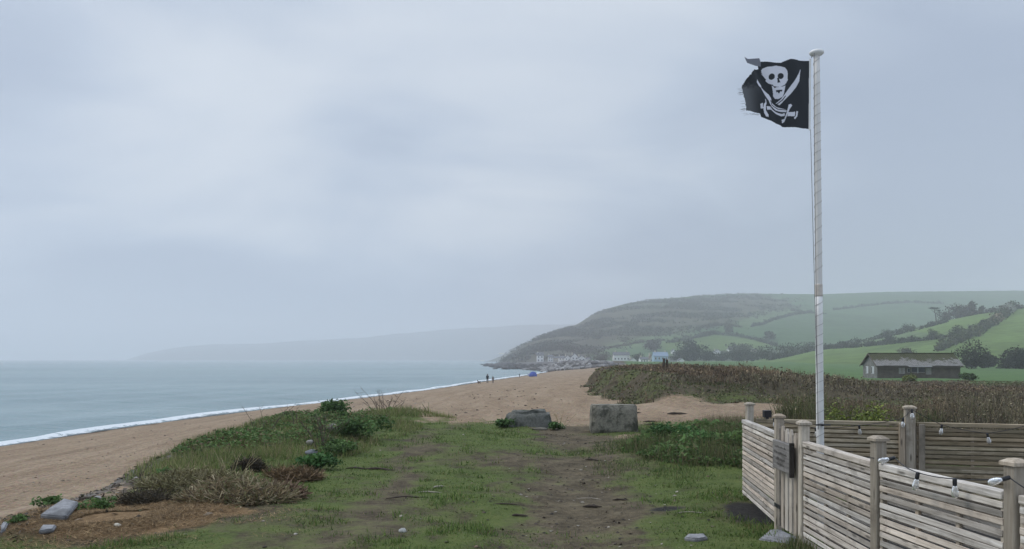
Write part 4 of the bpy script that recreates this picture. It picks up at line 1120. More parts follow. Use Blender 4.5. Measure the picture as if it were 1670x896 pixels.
# ------------------------------------------------------------------ flag
def flag():
    o0 = Vector((xh(1321), 7.47, zz(154)))
    r = empty('flag', o0); tag(r, 'tattered black flag with white skull and crossed swords flying from the pole', 'flag')
    Zm = lambda X, Y: (1180+X/4.98, 60+Y/4.978)
    out = [(697,195),(600,194),(530,193),(465,210),(400,198),(285,183),(298,245),(250,262),(185,345),(125,420),(130,480),(143,540),(155,590),(157,625),(200,635),(275,645),(285,672),(340,695),(400,708),(465,712),(485,728),(580,737),(640,748),(690,752)]
    white = [[(318,262),(330,245),(360,238),(400,236),(432,230),(465,240),(495,255),(512,280),(518,310),(516,340),(520,352),(508,378),(495,392),(470,404),(440,407),(415,398),(402,384),(375,372),(352,350),(356,335),(335,318),(322,290)],
             [(398,390),(410,400),(420,415),(430,408),(478,406),(490,402),(502,396),(498,420),(488,465),(478,490),(450,503),(425,498),(412,478),(408,440)],
             [(258,364),(270,385),(300,405),(295,425),(340,440),(375,460),(395,490),(400,530),(440,565),(515,595),(510,612),(470,605),(430,590),(395,560),(380,540),(370,515),(330,485),(300,450),(290,432),(265,425),(246,395)],
             [(380,566),(400,588),(440,608),(480,622),(502,618),(500,640),(475,640),(430,618),(385,594)],
             [(620,268),(612,310),(605,370),(580,420),(545,465),(500,510),(460,553),(432,535),(470,505),(495,470),(530,420),(570,365),(600,310)],
             [(330,585),(378,568),(382,595),(335,615)],
             [(322,520),(332,525),(332,560),(322,580),(322,620),(347,655),(345,670),(325,669),(308,640),(299,600),(305,570),(323,550)],
             [(275,570),(296,562),(298,605),(280,608)], [(525,615),(580,612),(577,648),(520,645)],
             [(590,605),(603,610),(597,650),(577,672),(570,660),(585,645)],
             [(527,553),(545,548),(556,560),(535,590),(517,640),(502,685),(485,697),(481,668),(500,663),(515,610)]]
    black = [[(437,335),(448,330),(462,372),(440,374)], [(428,432),(478,432),(472,448),(462,444),(452,462),(440,446),(432,450)], [(394,505),(402,545),(450,578),(514,594),(514,599),(448,584),(396,550),(388,510)],
             [(436,540),(476,512),(500,480),(506,482),(482,518),(442,545)], [(318,262),(322,268),(330,300),(350,330),(346,334),(328,306)]]
    st = 2.6
    xs = np.arange(118, 700, st); ys = np.arange(168, 756, st)
    XX, YY_ = np.meshgrid(xs, ys); X = XX.ravel(); Y = YY_.ravel()
    jx = (fbm(X*.06, Y*.06, 3, 401)-.5)*18*ss(330, 180, X)
    inside = in_poly(X+jx, Y+jx*.5, out)
    w = np.zeros(len(X), bool)
    for p_ in white: w |= in_poly(X, Y, p_)
    for (ex, ey, rx_, ry_) in ((396,320,23,25),(465,319,24,25)): w &= ~((((X-ex)/rx_)**2+((Y-ey)/ry_)**2) < 1)
    for p_ in black: w &= ~in_poly(X, Y, p_)
    C = np.tile(np.array((.040,.044,.049)), (len(X), 1)); C[w] = (.68,.69,.75)
    fade = ss(300, 150, X)*ss(395, 450, Y+(fbm(X*.05, Y*.05, 3, 402)-.5)*60)
    C = np.where(w[:,None], C, C+(np.array((.09,.092,.095)))*fade[:,None])
    uu = 1180+X/4.98; vv = 60+Y/4.978
    t = np.clip((697-X)/570, 0, 1)
    wave = .075*np.sin(t*8.0+.8+.005*(Y-450))*t**.7 + .030*np.sin(t*19+Y*.014)*t**.8 + .05*t*np.sin((Y-200)/560*2.4)
    depth = 7.47 - wave
    P_ = np.stack([(uu-U0)/F*7.47, depth, EYE-(vv-V0)/F*7.47], 1)-np.array(o0)
    I = np.arange(len(X)).reshape(len(ys), len(xs))
    q = np.stack([I[:-1,:-1], I[1:,:-1], I[1:,1:], I[:-1,1:]], -1).reshape(-1, 4); q = q[inside[q].all(1)]
    us, inv = np.unique(q, return_inverse=True)
    mesh_np('cloth', P_[us], inv.reshape(-1, 4), M_flag, r, cols=C[us], smooth=True)
    # folded-over torn corner
    fc = [(165,170),(200,178),(285,182),(300,215),(298,248),(258,240),(192,212),(178,195)]
    V = [Vector(((1180+x/4.98-U0)/F*7.44, 7.44-.02*math.sin(x*.05), EYE-(60+y/4.978-V0)/F*7.44))-o0 for x, y in fc]
    o = mesh_np('folded_corner', [v[:] for v in V], [[0,1,7],[1,6,7],[1,2,6],[2,5,6],[2,3,5],[3,4,5]], M_flag, r, cols=np.tile((.20,.21,.24), (8, 1)))
    # hoist band
    MB().add([Vector(((1180+x/4.98-U0)/F*7.47, 7.468+dy, EYE-(60+y/4.978-V0)/F*7.47))-o0 for dy in (0, .004) for x, y in ((696,182),(712,180),(706,772),(690,754))],
             [(0,1,2,3),(7,6,5,4),(0,4,5,1),(1,5,6,2),(2,6,7,3),(3,7,4,0)]).build('hoist_band', M_white, r)
    # loose threads
    mb = MB()
    for i in range(34):
        x, y = [(125+rng.random()*8, 420+rng.random()*60), (140+rng.random()*18, 500+rng.random()*125), (160+rng.random()*120, 628+rng.random()*14)][i % 3]
        a = np.array([x+26, y-2]); b = a+np.array([-34-12*rng.random(), -4+14*rng.random()])
        f3 = lambda p_: Vector(((1180+p_[0]/4.98-U0)/F*7.45, 7.42+.02*rng.random(), EYE-(60+p_[1]/4.978-V0)/F*7.45))-o0
        mb.tube([f3(a), f3((a+b)/2+rng.normal(size=2)*2), f3(b)], .0009, 3)
    o = mb.build('frayed_threads', M_thread, r); o['kind'] = 'stuff'
def flag_mat():
    m, t, b = mat('flag_cloth', .85, .15); a = attr(t, 'col'); L(t, a.outputs['Color'], b.inputs['Base Color'])
    n = noise(t, objco(t), 40, 3, .5); bump(t, b, n, .15, .004)
    tr = N(t, 'ShaderNodeBsdfTranslucent'); L(t, a.outputs['Color'], tr.inputs[0])
    mx = N(t, 'ShaderNodeMixShader'); mx.inputs[0].default_value = .3
    L(t, b.outputs[0], mx.inputs[1]); L(t, tr.outputs[0], mx.inputs[2]); L(t, mx.outputs[0], t.nodes['Material Output'].inputs[0]); return m
M_flag = flag_mat(); M_thread = plain('thread', (.10,.10,.105), .9, .1, .1)
flag()

# ------------------------------------------------------------------ people, dog, beach tent
def cloth(name, c): return plain(name, c, .85, .1, .15, 5)
def person(u, v_feet, y, H, jacket, trousers, hair, label, stride=.12, arm=.08):
    x = (u-U0)/F*y; z = hz(x, y); s = H/1.75
    r = empty('person', (x, y, z)); r.scale = (s, s, s); tag(r, label, 'person')
    bm = bmesh.new(); sk = bm.verts.layers.skin.verify(); vs_ = {}
    def vtx(nm, p_, rad):
        q_ = bm.verts.new(p_); q_[sk].radius = (rad, rad); vs_[nm] = q_; return q_
    J = dict(pel=((0,0,.95),.135), waist=((0,0,1.10),.13), chest=((0,.01,1.32),.155), neck=((0,0,1.50),.06), head=((0,-.01,1.60),.09), crown=((0,0,1.69),.085))
    for sd_, nm in ((-1,'l'),(1,'r')):
        st = stride*sd_
        J.update({nm+'hip': ((.09*sd_,0,.88),.10), nm+'knee': ((.10*sd_,st*.5-.02,.50),.068), nm+'ank': ((.10*sd_,st,.09),.045), nm+'toe': ((.11*sd_,st+.16,.035),.035),
                  nm+'sho': ((.18*sd_,0,1.42),.07), nm+'elb': ((.25*sd_,-st*.4,1.14),.052), nm+'wri': ((.26*sd_,arm-st*.6,.90),.036), nm+'hand': ((.26*sd_,arm+.03-st*.6,.81),.034)})
    for nm, (p_, rad) in J.items(): vtx(nm, p_, rad)
    E_ = [('pel','waist'),('waist','chest'),('chest','neck'),('neck','head'),('head','crown')]
    for q_ in 'lr': E_ += [('pel',q_+'hip'),(q_+'hip',q_+'knee'),(q_+'knee',q_+'ank'),(q_+'ank',q_+'toe'),('chest',q_+'sho'),(q_+'sho',q_+'elb'),(q_+'elb',q_+'wri'),(q_+'wri',q_+'hand')]
    for a, b in E_: bm.edges.new((vs_[a], vs_[b]))
    vs_['pel'][sk].use_root = True
    me = bpy.data.meshes.new('body'); bm.to_mesh(me); bm.free()
    o = link(bpy.data.objects.new('body', me), r)
    o.modifiers.new('skin', 'SKIN'); sb = o.modifiers.new('sub', 'SUBSURF'); sb.levels = sb.render_levels = 1
    m, t, b = mat('figure_'+label[:12].replace(' ', '_'), .85, .1)
    sp = N(t, 'ShaderNodeSeparateXYZ'); L(t, objco(t), sp.inputs[0])
    zt = mathn(t, 'DIVIDE', sp.outputs[2], 1.8)
    L(t, ramp(t, zt, [(0, (.03,.03,.03)), (.06, trousers), (.52, jacket), (.835, (.42,.28,.21))], 'CONSTANT'), b.inputs['Base Color']); me.materials.append(m)
    # jacket skirt, hair
    MB().lathe([(.17,.86),(.185,.95),(.165,1.12),(.185,1.30),(.165,1.40),(.09,1.47)], 14).build('jacket', cloth('jacket_'+label[:8], jacket), r, True)
    MB().lathe([(.05,1.54),(.088,1.58),(.105,1.66),(.09,1.73),(.045,1.775)], 12, Matrix.Translation((0,-.015,0))).build('hair', cloth('hair_'+label[:8], hair), r, True)
    return r
person(795, 627, 148, 1.68, (.012,.016,.026), (.012,.013,.016), (.05,.04,.03), 'adult in dark jacket walking on the beach near the water', .16)
person(804, 629, 142, 1.28, (.10,.085,.08), (.06,.045,.045), (.10,.06,.04), 'child in faded brown coat walking beside the adult', .10)
person(847.3, 618, 198, .95, (.03,.035,.045), (.03,.03,.035), (.05,.04,.03), 'tiny figure standing alone at the edge of the surf beyond the walkers', .06)
def dog(u, y, label):
    x = (u-U0)/F*y; r = empty('dog', (x, y, hz(x, y)), .9); tag(r, label, 'dog')
    bm = bmesh.new(); sk = bm.verts.layers.skin.verify(); v = {}
    J = dict(rump=((0,-.22,.42),.095), belly=((0,0,.42),.085), chest=((0,.22,.42),.11), neck=((0,.34,.55),.065), head=((0,.42,.63),.07), muz=((0,.53,.60),.035), tail=((0,-.32,.48),.025), tip=((0,-.42,.60),.015),
             earl=((-.05,.39,.70),.02), earr=((.05,.39,.70),.02))
    for s, q in ((-1,'l'),(1,'r')):
        J.update({q+'sh': ((.06*s,.22,.34),.05), q+'fk': ((.065*s,.20,.18),.03), q+'fp': ((.065*s,.21,.02),.028),
                  q+'th': ((.065*s,-.20,.34),.06), q+'kn': ((.07*s,-.13,.25),.04), q+'hk': ((.07*s,-.26,.14),.025), q+'hp': ((.07*s,-.22,.02),.028)})
    for k_, (p_, rad) in J.items(): v[k_] = bm.verts.new(p_); v[k_][sk].radius = (rad, rad)
    E_ = [('rump','belly'),('belly','chest'),('chest','neck'),('neck','head'),('head','muz'),('rump','tail'),('tail','tip'),('head','earl'),('head','earr')]
    for q in 'lr': E_ += [('chest',q+'sh'),(q+'sh',q+'fk'),(q+'fk',q+'fp'),('rump',q+'th'),(q+'th',q+'kn'),(q+'kn',q+'hk'),(q+'hk',q+'hp')]
    for a, b in E_: bm.edges.new((v[a], v[b]))
    v['belly'][sk].use_root = True
    me = bpy.data.meshes.new('body'); bm.to_mesh(me); bm.free(); me.materials.append(plain('dog_coat', (.06,.045,.035), .9, .1, .3, 6))
    o = link(bpy.data.objects.new('body', me), r); o.modifiers.new('skin', 'SKIN'); sb = o.modifiers.new('sub', 'SUBSURF'); sb.levels = sb.render_levels = 1
dog(781.5, 146, 'small dark dog on the sand to the left of the two walkers')
def tent():
    y = 197.0; x = (869.5-U0)/F*y; z = hz(x, y)
    r = empty('beach_tent', (x, y, z), math.pi); tag(r, 'blue beach shelter pitched by the surf', 'tent')
    n = 14; V = []; W, D, H = .95, .75, 1.22
    for j in range(8):
        a = j/7*math.pi/2
        for i in range(n+1):
            b = i/n*math.pi; V.append((-W*math.cos(b)*math.cos(a*.55), D*math.sin(a)*1.3, max(0, H*math.sin(b)**.8*math.cos(a))))
    Fs = [(j*(n+1)+i, j*(n+1)+i+1, (j+1)*(n+1)+i+1, (j+1)*(n+1)+i) for j in range(7) for i in range(n)]
    o = MB().add(V, Fs).build('canopy', cloth('tent_blue', (.06,.10,.34)), r, True); sm = o.modifiers.new('t', 'SOLIDIFY'); sm.thickness = .02
    MB().tube([(-W*math.cos(i/n*math.pi), -.02, max(0, H*math.sin(i/n*math.pi)**.8)+.01) for i in range(n+1)], .02, 5).build('pole', M_black, r)
    o = MB().add([(-W,0,.0),(W,0,.0),(W*.8,-.9,.0),(-W*.8,-.9,.0),(-W,0,.03),(W,0,.03),(W*.8,-.9,.03),(-W*.8,-.9,.03)], [(0,1,2,3),(7,6,5,4),(0,4,5,1),(1,5,6,2),(2,6,7,3),(3,7,4,0)]).build('groundsheet', cloth('tent_blue2', (.07,.12,.36)), r)
    MB().add([(W*.7,0,0),(W*1.5,-.2,.15),(W*1.35,-.2,.75),(W*.75,0,.8),(W*.7,.04,0),(W*1.5,-.16,.15),(W*1.35,-.16,.75),(W*.75,.04,.8)], [(0,1,2,3),(7,6,5,4),(0,4,5,1),(1,5,6,2),(2,6,7,3),(3,7,4,0)]).build('side_flap', cloth('tent_pale', (.42,.47,.62)), r)
tent()

# ------------------------------------------------------------------ vegetation that reads as one mass
def moor():
    n = 26000; y = 640+900*rng.random(n); u = 815+500*rng.random(n); x = (u-U0)/F*y; z = hill_h(x, y)
    uu, vv = proj(np.stack([x, y, z], 1)); uu = uu+rng.normal(size=n)*16; vv = vv+rng.normal(size=n)*4
    ok = (in_poly(uu, vv, [(815,592),(850,566),(985,506),(1060,491),(1200,484),(1275,488),(1300,500),(1230,512),(1180,530),(1120,540),(1060,548),(1000,560),(960,588),(900,590)]))
    ok &= fbm(x*.02, y*.02, 4, 501) > .46
    P_ = np.stack([x, y, z], 1)[ok]; m_ = len(P_)
    k = 7; Q = np.repeat(P_, k, 0)+rng.normal(size=(m_*k, 3))*np.array([1.6,1.6,.7])+np.array([0,0,.8])
    C = np.repeat(pick([(.050,.047,.030),(.064,.060,.036),(.082,.070,.044),(.045,.056,.030),(.06,.075,.036)], [3,3,1.5,3,2], m_), k, 0)*(.8+.4*rng.random((m_*k, 1)))
    tag(veg('moor_scrub', [leaves(Q, 1.2+1.4*rng.random(m_*k), C)]), 'dark gorse and bracken patches over the brown moor', 'scrub', kind='stuff')
moor()
def sample(n, y0, y1, t0, t1):
    y = np.exp(math.log(y0+1)+(math.log(y1+1)-math.log(y0+1))*rng.random(n))-1; x = (t0+(t1-t0)*rng.random(n))*(y+1); return x, y
def turf():
    n = 640000; x, y = sample(n, 2.4, 30, -.75, .72)
    z = near_h(x, y); _, _, _, w, _ = zones(x, y, z)
    patch = fbm(x*1.6, y*1.6, 4, 511)
    ok = (rng.random(n) < np.clip((w-.12)*1.5*ss(.36, .66, patch+.30*w-.06), 0, 1)); x, y, z = x[ok], y[ok], z[ok]; patch = patch[ok]; w = w[ok]
    n = len(x); h = (.012+.038*rng.random(n)**2.2)*(.5+1.0*patch)*(.65+1.5*ss(.54, .70, fbm(x*2.6, y*2.6, 3, 513)))*(1+.3*ss(12, 24, y)); wd = (.005+.004*rng.random(n))*(1+.11*y)
    C = pick([(.088,.140,.036),(.112,.168,.043),(.145,.192,.056),(.20,.175,.080),(.064,.102,.030)], [5,5,3,1.6,3], n)
    C *= (.78+.45*fbm(x*.45, y*.45, 3, 512))[:,None]
    tag(veg('turf_grass', [blades(np.stack([x, y, z-.006], 1), h, wd, 1.5, C)]), 'short worn turf covering the terrace', 'grass', kind='stuff')
turf()
def near_rows(n, ctrs, hmax, size, cols, probs, tall=.0, flat=.4):
    """leafy ground plants around a list of centres (x, y, rx, ry)"""
    c = np.array(ctrs); k = rng.choice(len(c), n, p=(c[:,2]*c[:,3])/np.sum(c[:,2]*c[:,3]))
    a = rng.random(n)*2*np.pi; q = np.sqrt(rng.random(n))
    x = c[k,0]+np.cos(a)*q*c[k,2]; y = c[k,1]+np.sin(a)*q*c[k,3]
    lump = fbm(x*2.3, y*2.3, 4, 521); ok = lump > .36; x, y, q, lump = x[ok], y[ok], q[ok], lump[ok]
    n = len(x); top = hmax*(1-.7*q**2)*np.clip((lump-.3)*3, .12, 1)
    z = near_h(x, y)+top*(.25+.75*rng.random(n)**.6)
    C = pick(cols, probs, n)*(.75+.5*fbm(x*.9, y*.9, 3, 522))[:,None]
    return leaves(np.stack([x, y, z], 1), size*(.6+.8*rng.random(n)), np.clip(C, 0, 1), flat)
LG = [(.090,.160,.048),(.125,.205,.062),(.072,.125,.040),(.17,.235,.082),(.20,.185,.085)]
def blade_area(n, ctrs, h0, h1, wd, cols, probs, lean=.7, dens=.38):
    c = np.array(ctrs); k = rng.choice(len(c), n, p=(c[:,2]*c[:,3])/np.sum(c[:,2]*c[:,3]))
    a = rng.random(n)*2*np.pi; q = np.sqrt(rng.random(n))*1.05
    x = c[k,0]+np.cos(a)*q*c[k,2]; y = c[k,1]+np.sin(a)*q*c[k,3]
    lump = fbm(x*1.7, y*1.7, 4, 523); ok = lump > dens; x, y, lump = x[ok], y[ok], lump[ok]; n = len(x)
    h = (h0+(h1-h0)*rng.random(n)**1.5)*(.5+lump)
    C = pick(cols, probs, n)*(.75+.5*fbm(x*.9, y*.9, 3, 522))[:,None]
    return blades(np.stack([x, y, near_h(x, y)-.01], 1), h, wd*(.6+.8*rng.random(n)), lean, np.clip(C, 0, 1))
GR = [(.080,.115,.036),(.11,.15,.05),(.16,.165,.07),(.20,.175,.09),(.06,.085,.03)]
edge = [(-4.9,13.2,1.1,1.9),(-5.2,16.5,1.5,2.3),(-5.6,20,1.5,2.6),(-4.6,24.5,2.3,2.0),(-2.9,22.8,1.3,1.6),(-4.2,12.0,1.2,1.3),(-3.6,14.5,1.1,2.2),(-3.3,18.0,1.2,2.6)]
tag(veg('bank_herbage', [blade_area(70000, edge, .03, .20, .012, [(.125,.165,.048),(.17,.205,.066),(.24,.23,.10),(.29,.245,.135),(.09,.125,.040),(.19,.145,.09)], [4,4,3,2.5,3,2], .95),
                         near_rows(26000, [(-4.9,14.2,.9,1.5),(-4.6,17.6,1.3,2.0),(-5.2,20.5,1.2,2.0),(-4.3,24.6,1.7,1.6),(-3.6,15.6,.8,1.4),(-3.9,19.6,1.0,1.8)], .26, .06, LG+[(.14,.10,.06)], [4,3,3,2,2,1.5])]),
    'tangled grass and weeds covering the mound on the edge of the beach', 'weeds', kind='stuff')
wr = [(3.55,14.5,1.1,2.0),(3.0,13.2,.95,1.5),(4.5,16.2,1.0,1.9),(3.9,12.6,1.0,1.5),(2.6,13.8,.7,1.0),(4.6,14.6,1.2,2.0)]
tag(veg('verge_weeds', [near_rows(30000, wr, .30, .055, LG+[(.20,.17,.10),(.12,.085,.06)], [5,4,3,2,1.5,1,1]), near_rows(9000, wr, .34, .10, LG, [5,5,2,2,.6]), blade_area(34000, wr, .05, .40, .010, GR+[(.16,.12,.08)], [4,4,3,3.5,3,2.5], dens=.3), blade_area(12000, [(4.8,16.8,.8,1.7),(4.9,15.0,1.0,2.0)], .15, .5, .010, [(.16,.115,.075),(.22,.17,.11),(.11,.085,.06)], [1,1,1], .6, .25), blade_area(9000, [(2.7,12.3,1.6,1.5),(2.2,14.2,1.2,1.6)], .03, .14, .010, GR, [4,4,2,1,3], 1.1, .42)]),
    'lush low green weeds beside the left end of the fence', 'weeds', kind='stuff')
# individual leafy plants on the mound
def plant(name, u, v, y, r, h, cols, label, n=700, size=.085, cat='plant'):
    x = (u-U0)/F*y; z = hz(x, y); o0 = np.array([x, y, z])
    e = empty(name, (x, y, z)); tag(e, label, cat)
    blobs = [(rng.normal()*r*.4, rng.normal()*r*.4, h*(.35+.35*rng.random()), r*.5, r*.5, h*.35) for _ in range(7)]
    P_, d, k = clump_points(blobs, n, .4); P_[:,2] = np.maximum(P_[:,2], .02)
    C = pick(cols, [1]*len(cols), n)*(.75+.5*rng.random(7))[k][:,None]
    veg('leaves', [leaves(P_, size*.8*(.6+.8*rng.random(n)), C, .35)], M_leaf, e)
    mb = MB()
    for i in range(6):
        b = blobs[i]; mb.tube([(b[0]*.2,b[1]*.2,-.03),(b[0]*.7,b[1]*.7,b[2]*.6),(b[0],b[1],b[2]+h*.1)], [.012,.008,.004], 5)
    so = mb.build('stems', M_stem, e); so['kind'] = 'stuff'
    return e
M_stem = plain('green_stem', (.10,.12,.05), .8, .2, .2); M_twig = plain('dead_twig', (.095,.075,.06), .9, .1, .3, 10); M_straw = plain('dry_straw', (.34,.28,.17), .9, .1, .25, 10)
DG = [(.066,.125,.038),(.095,.165,.052),(.078,.142,.046)]
plant('leafy_plant', 512, 772, 11.6, .34, .26, [(.05,.12,.035),(.075,.15,.045)], 'bright green leafy plant at the foot of the mound, nearest the turf', 900)
plant('leafy_plant', 577, 732, 15.6, .42, .42, DG, 'dark green bushy plant at the right end of the mound', 1300)
plant('leafy_plant', 560, 752, 13.6, .36, .25, LG[:3], 'mid green leafy plant between the bushy one and the turf', 800)
plant('leafy_plant', 530, 690, 20.0, .55, .50, DG, 'dark green plant on top of the mound against the sand', 1300, .10)
plant('leafy_plant', 86, 838, 9.0, .16, .14, LG[:3], 'small green tuft behind the larger slate slab', 300, .06)
plant('leafy_plant', 152, 845, 8.55, .22, .11, LG[:3], 'green tuft touching the right end of the larger slate slab', 420, .05)
plant('leafy_plant', 30, 866, 7.8, .12, .06, LG[:3], 'flat green tuft at the left edge by the smaller slate', 160, .05)
plant('leafy_plant', 272, 788, 10.6, .15, .15, LG[:3], 'small green tuft on the grey debris slope', 300, .05)
plant('leafy_plant', 820, 690, 19.2, .28, .22, DG, 'dark green growth against the left side of the boulder', 700, .08)
plant('leafy_plant', 903, 690, 19.2, .22, .20, DG, 'dark green growth against the right side of the boulder', 450, .08)
plant('leafy_plant', 1090, 735, 14.2, .5, .36, [(.05,.12,.035),(.075,.16,.045)], 'broad bright green weed at the left of the verge', 1500, .08)
plant('leafy_plant', 1150, 745, 13.2, .55, .34, [(.06,.13,.04),(.085,.165,.05)], 'bright green weed in the middle of the verge', 1600, .08)
plant('yellow_shrub', 1395, 690, 12.6, .40, .86, [(.17,.20,.045),(.22,.25,.06),(.12,.16,.04)], 'yellow green shrub just behind the back fence right of the pole', 1700, .07, 'shrub')
plant('yellow_shrub', 1483, 622, 88, .9, 1.0, [(.17,.19,.05),(.13,.16,.05)], 'small yellow green bush in the scrub below the shed', 900, .28, 'shrub')
plant('green_shrub', 1580, 614, 100, 1.4, 1.0, [(.07,.11,.04),(.09,.13,.05)], 'green bush by the right end of the shed', 900, .35, 'shrub')
def stems(name, u, v, y, n, h0, h1, spread, m, label, twigs=2, th=.005, cat='plant', heads=False):
    x = (u-U0)/F*y; e = empty(name, (x, y, hz(x, y))); tag(e, label, cat)
    for i in range(n):
        mb = MB(); b = rng.normal(size=2)*spread; h = h0+(h1-h0)*rng.random(); l = rng.normal(size=2)*.28*h
        p0, p1, p2 = Vector((*b*.4, -.03)), Vector((*(b*.7+l*.4), h*.55)), Vector((*(b+l), h))
        mb.tube([p0, p1, p2], [th, th*.8, th*.4], 5)
        for k in range(twigs):
            q = p1.lerp(p2, .2+.7*rng.random()); mb.tube([q, q+Vector((rng.normal()*.14*h, rng.normal()*.14*h, .16*h*rng.random()+.04))], [th*.5, th*.25], 4)
        if heads:
            for k in range(5): q = p2+Vector((rng.normal()*.012, rng.normal()*.012, -.05*rng.random())); mb.tube([q, q+Vector((rng.normal()*.03, rng.normal()*.03, .03))], [th, th*.4], 4)
        mb.build('stem', m, e)
    return e
stems('dry_stalk_plant', 625, 664, 24.6, 15, .35, .85, .30, M_twig, 'tall dead stalks standing on the far end of the mound', 3, .009)
stems('dry_stalk_plant', 645, 664, 24.0, 7, .2, .45, .3, M_twig, 'short broken stalks right of the tall dead ones', 2, .008)
stems('dead_bush', 526, 741, 13.6, 13, .40, .66, .12, M_twig, 'bare brown twiggy bush in the middle of the mound', 7, .006, 'bush')
stems('dry_stalk_plant', 425, 712, 15.5, 6, .25, .55, .3, M_twig, 'few thin bare stalks leaning on the left crest of the mound', 2, .006)
stems('dry_stalk_plant', 480, 706, 17.0, 5, .25, .5, .25, M_twig, 'thin upright stalks in the grass left of the twiggy bush', 2, .006)
stems('dry_stalk_plant', 230, 800, 10.2, 5, .12, .26, .08, M_twig, 'dark dead tuft of stalks on the debris slope', 4, .005)
stems('dry_stalk_plant', 700, 678, 22.5, 6, .12, .3, .25, M_stem, 'short green stalks at the tip of the mound', 1, .01)
stems('driftwood_twigs', 912, 682, 21.5, 9, .15, .42, .22, M_straw, 'small grey twigs sticking up from the sand between boulder and block', 3, .006)
# heap of pulled dry grass
def heap(u, v, y, rx_, ry_, h, n, cols, label, name='dry_grass_heap'):
    x = (u-U0)/F*y; e0 = np.array([x, y, hz(x, y)])
    a = rng.random(n)*6.283; q = np.sqrt(rng.random(n)); P_ = np.stack([np.cos(a)*q*rx_, np.sin(a)*q*ry_, h*(1-q**2)*(.5+.5*rng.random(n))], 1)
    P_[:,2] *= .6+.8*fbm(P_[:,0]*4, P_[:,1]*4, 3, 531)
    d = rng.normal(size=(n, 3)); d[:,2] *= .35; d[:,2] -= .25*q; d /= np.linalg.norm(d, axis=1)[:,None]
    ln = (.10+.22*rng.random(n))[:,None]; sd_ = np.cross(d, rng.normal(size=(n, 3))); sd_ /= np.linalg.norm(sd_, axis=1)[:,None]; w = (.0035+.003*rng.random(n))[:,None]
    V = np.stack([P_-d*ln/2-sd_*w, P_-d*ln/2+sd_*w, P_+d*ln/2+np.array([0,0,-.02])], 1).reshape(-1, 3)
    C = np.repeat(pick(cols, [1]*len(cols), n), 3, 0)
    # solid core so that the heap has a body
    o = mesh_np(name, V, np.arange(3*n).reshape(-1, 3), M_dry, cols=C); o.location = e0
    th = np.linspace(0, 2*np.pi, 22)[:-1]; rr = np.linspace(1, .05, 7)
    cv = []; 
    for r_ in rr:
        for t_ in th: cv.append((math.cos(t_)*r_*rx_*.9, math.sin(t_)*r_*ry_*.9, h*.55*(1-r_**2)*(.7+.6*float(vnoise(np.array([t_*2]), np.array([r_*4]), 5)[0]))-.02))
    cf = [(i*21+j, i*21+(j+1) % 21, (i+1)*21+(j+1) % 21, (i+1)*21+j) for i in range(6) for j in range(21)]
    c = MB().add(cv, cf).build('heap_core', M_core, o, True)
    return tag(o, label, 'dry grass')
M_core = plain('dry_matted_grass', (.085,.066,.042), .95, .05, .5, 14, .6)
DRY = [(.20,.155,.09),(.32,.26,.15),(.42,.35,.22),(.12,.09,.06),(.26,.19,.11),(.17,.18,.08)]
heap(385, 826, 8.95, .62, .40, .20, 8000, DRY, 'largest brown heap of pulled dry grass at the front of the mound')
heap(325, 800, 9.9, .70, .40, .15, 6000, [(.20,.17,.09),(.33,.29,.16),(.14,.12,.065),(.22,.21,.10)], 'straw coloured heap of dry grass behind the largest one')
heap(455, 816, 9.35, .28, .22, .12, 2600, [(.20,.13,.085),(.26,.18,.12),(.13,.09,.06)], 'small reddish heap of dry grass right of the largest one')
heap(478, 790, 10.6, .36, .24, .10, 2600, [(.17,.11,.06),(.24,.165,.09),(.12,.085,.05)], 'flat reddish brown heap of dry grass below the leafy plant')
heap(405, 775, 11.2, .20, .16, .15, 1800, [(.05,.042,.03),(.09,.07,.045)], 'dark clod of roots on the slope of the mound')
heap(240, 832, 8.9, .30, .20, .10, 1500, [(.06,.05,.035),(.10,.08,.05)], 'small dark heap of dead stalks by the ochre clippings')
stems('dry_stalk_plant', 372, 795, 10.3, 9, .15, .42, .35, M_straw, 'pale straw stalks poking out of the dry grass heaps', 1, .005)
def clippings():
    n = 42000; x = -4.0+rng.normal(size=n)*.62; y = 8.05+rng.normal(size=n)*.5
    ok = fbm(x*1.5, y*1.5, 3, 541) > .33; x, y = x[ok], y[ok]; n = len(x)
    P_ = np.stack([x, y, near_h(x, y)+.004+.02*rng.random(n)*fbm(x*3, y*3, 3, 542)], 1)
    C = pick([(.24,.155,.075),(.34,.235,.12),(.16,.10,.05),(.10,.075,.045)], [3,2,2,1], n)*(.7+.6*fbm(x*2, y*2, 3, 543))[:,None]
    tag(veg('grass_clippings', [blades(P_, .03+.07*rng.random(n), .004+.004*rng.random(n), 1.57, C, 1.25, 1.2)], M_dry), 'layer of ochre grass clippings in the bottom left corner', 'clippings', kind='stuff')
clippings()

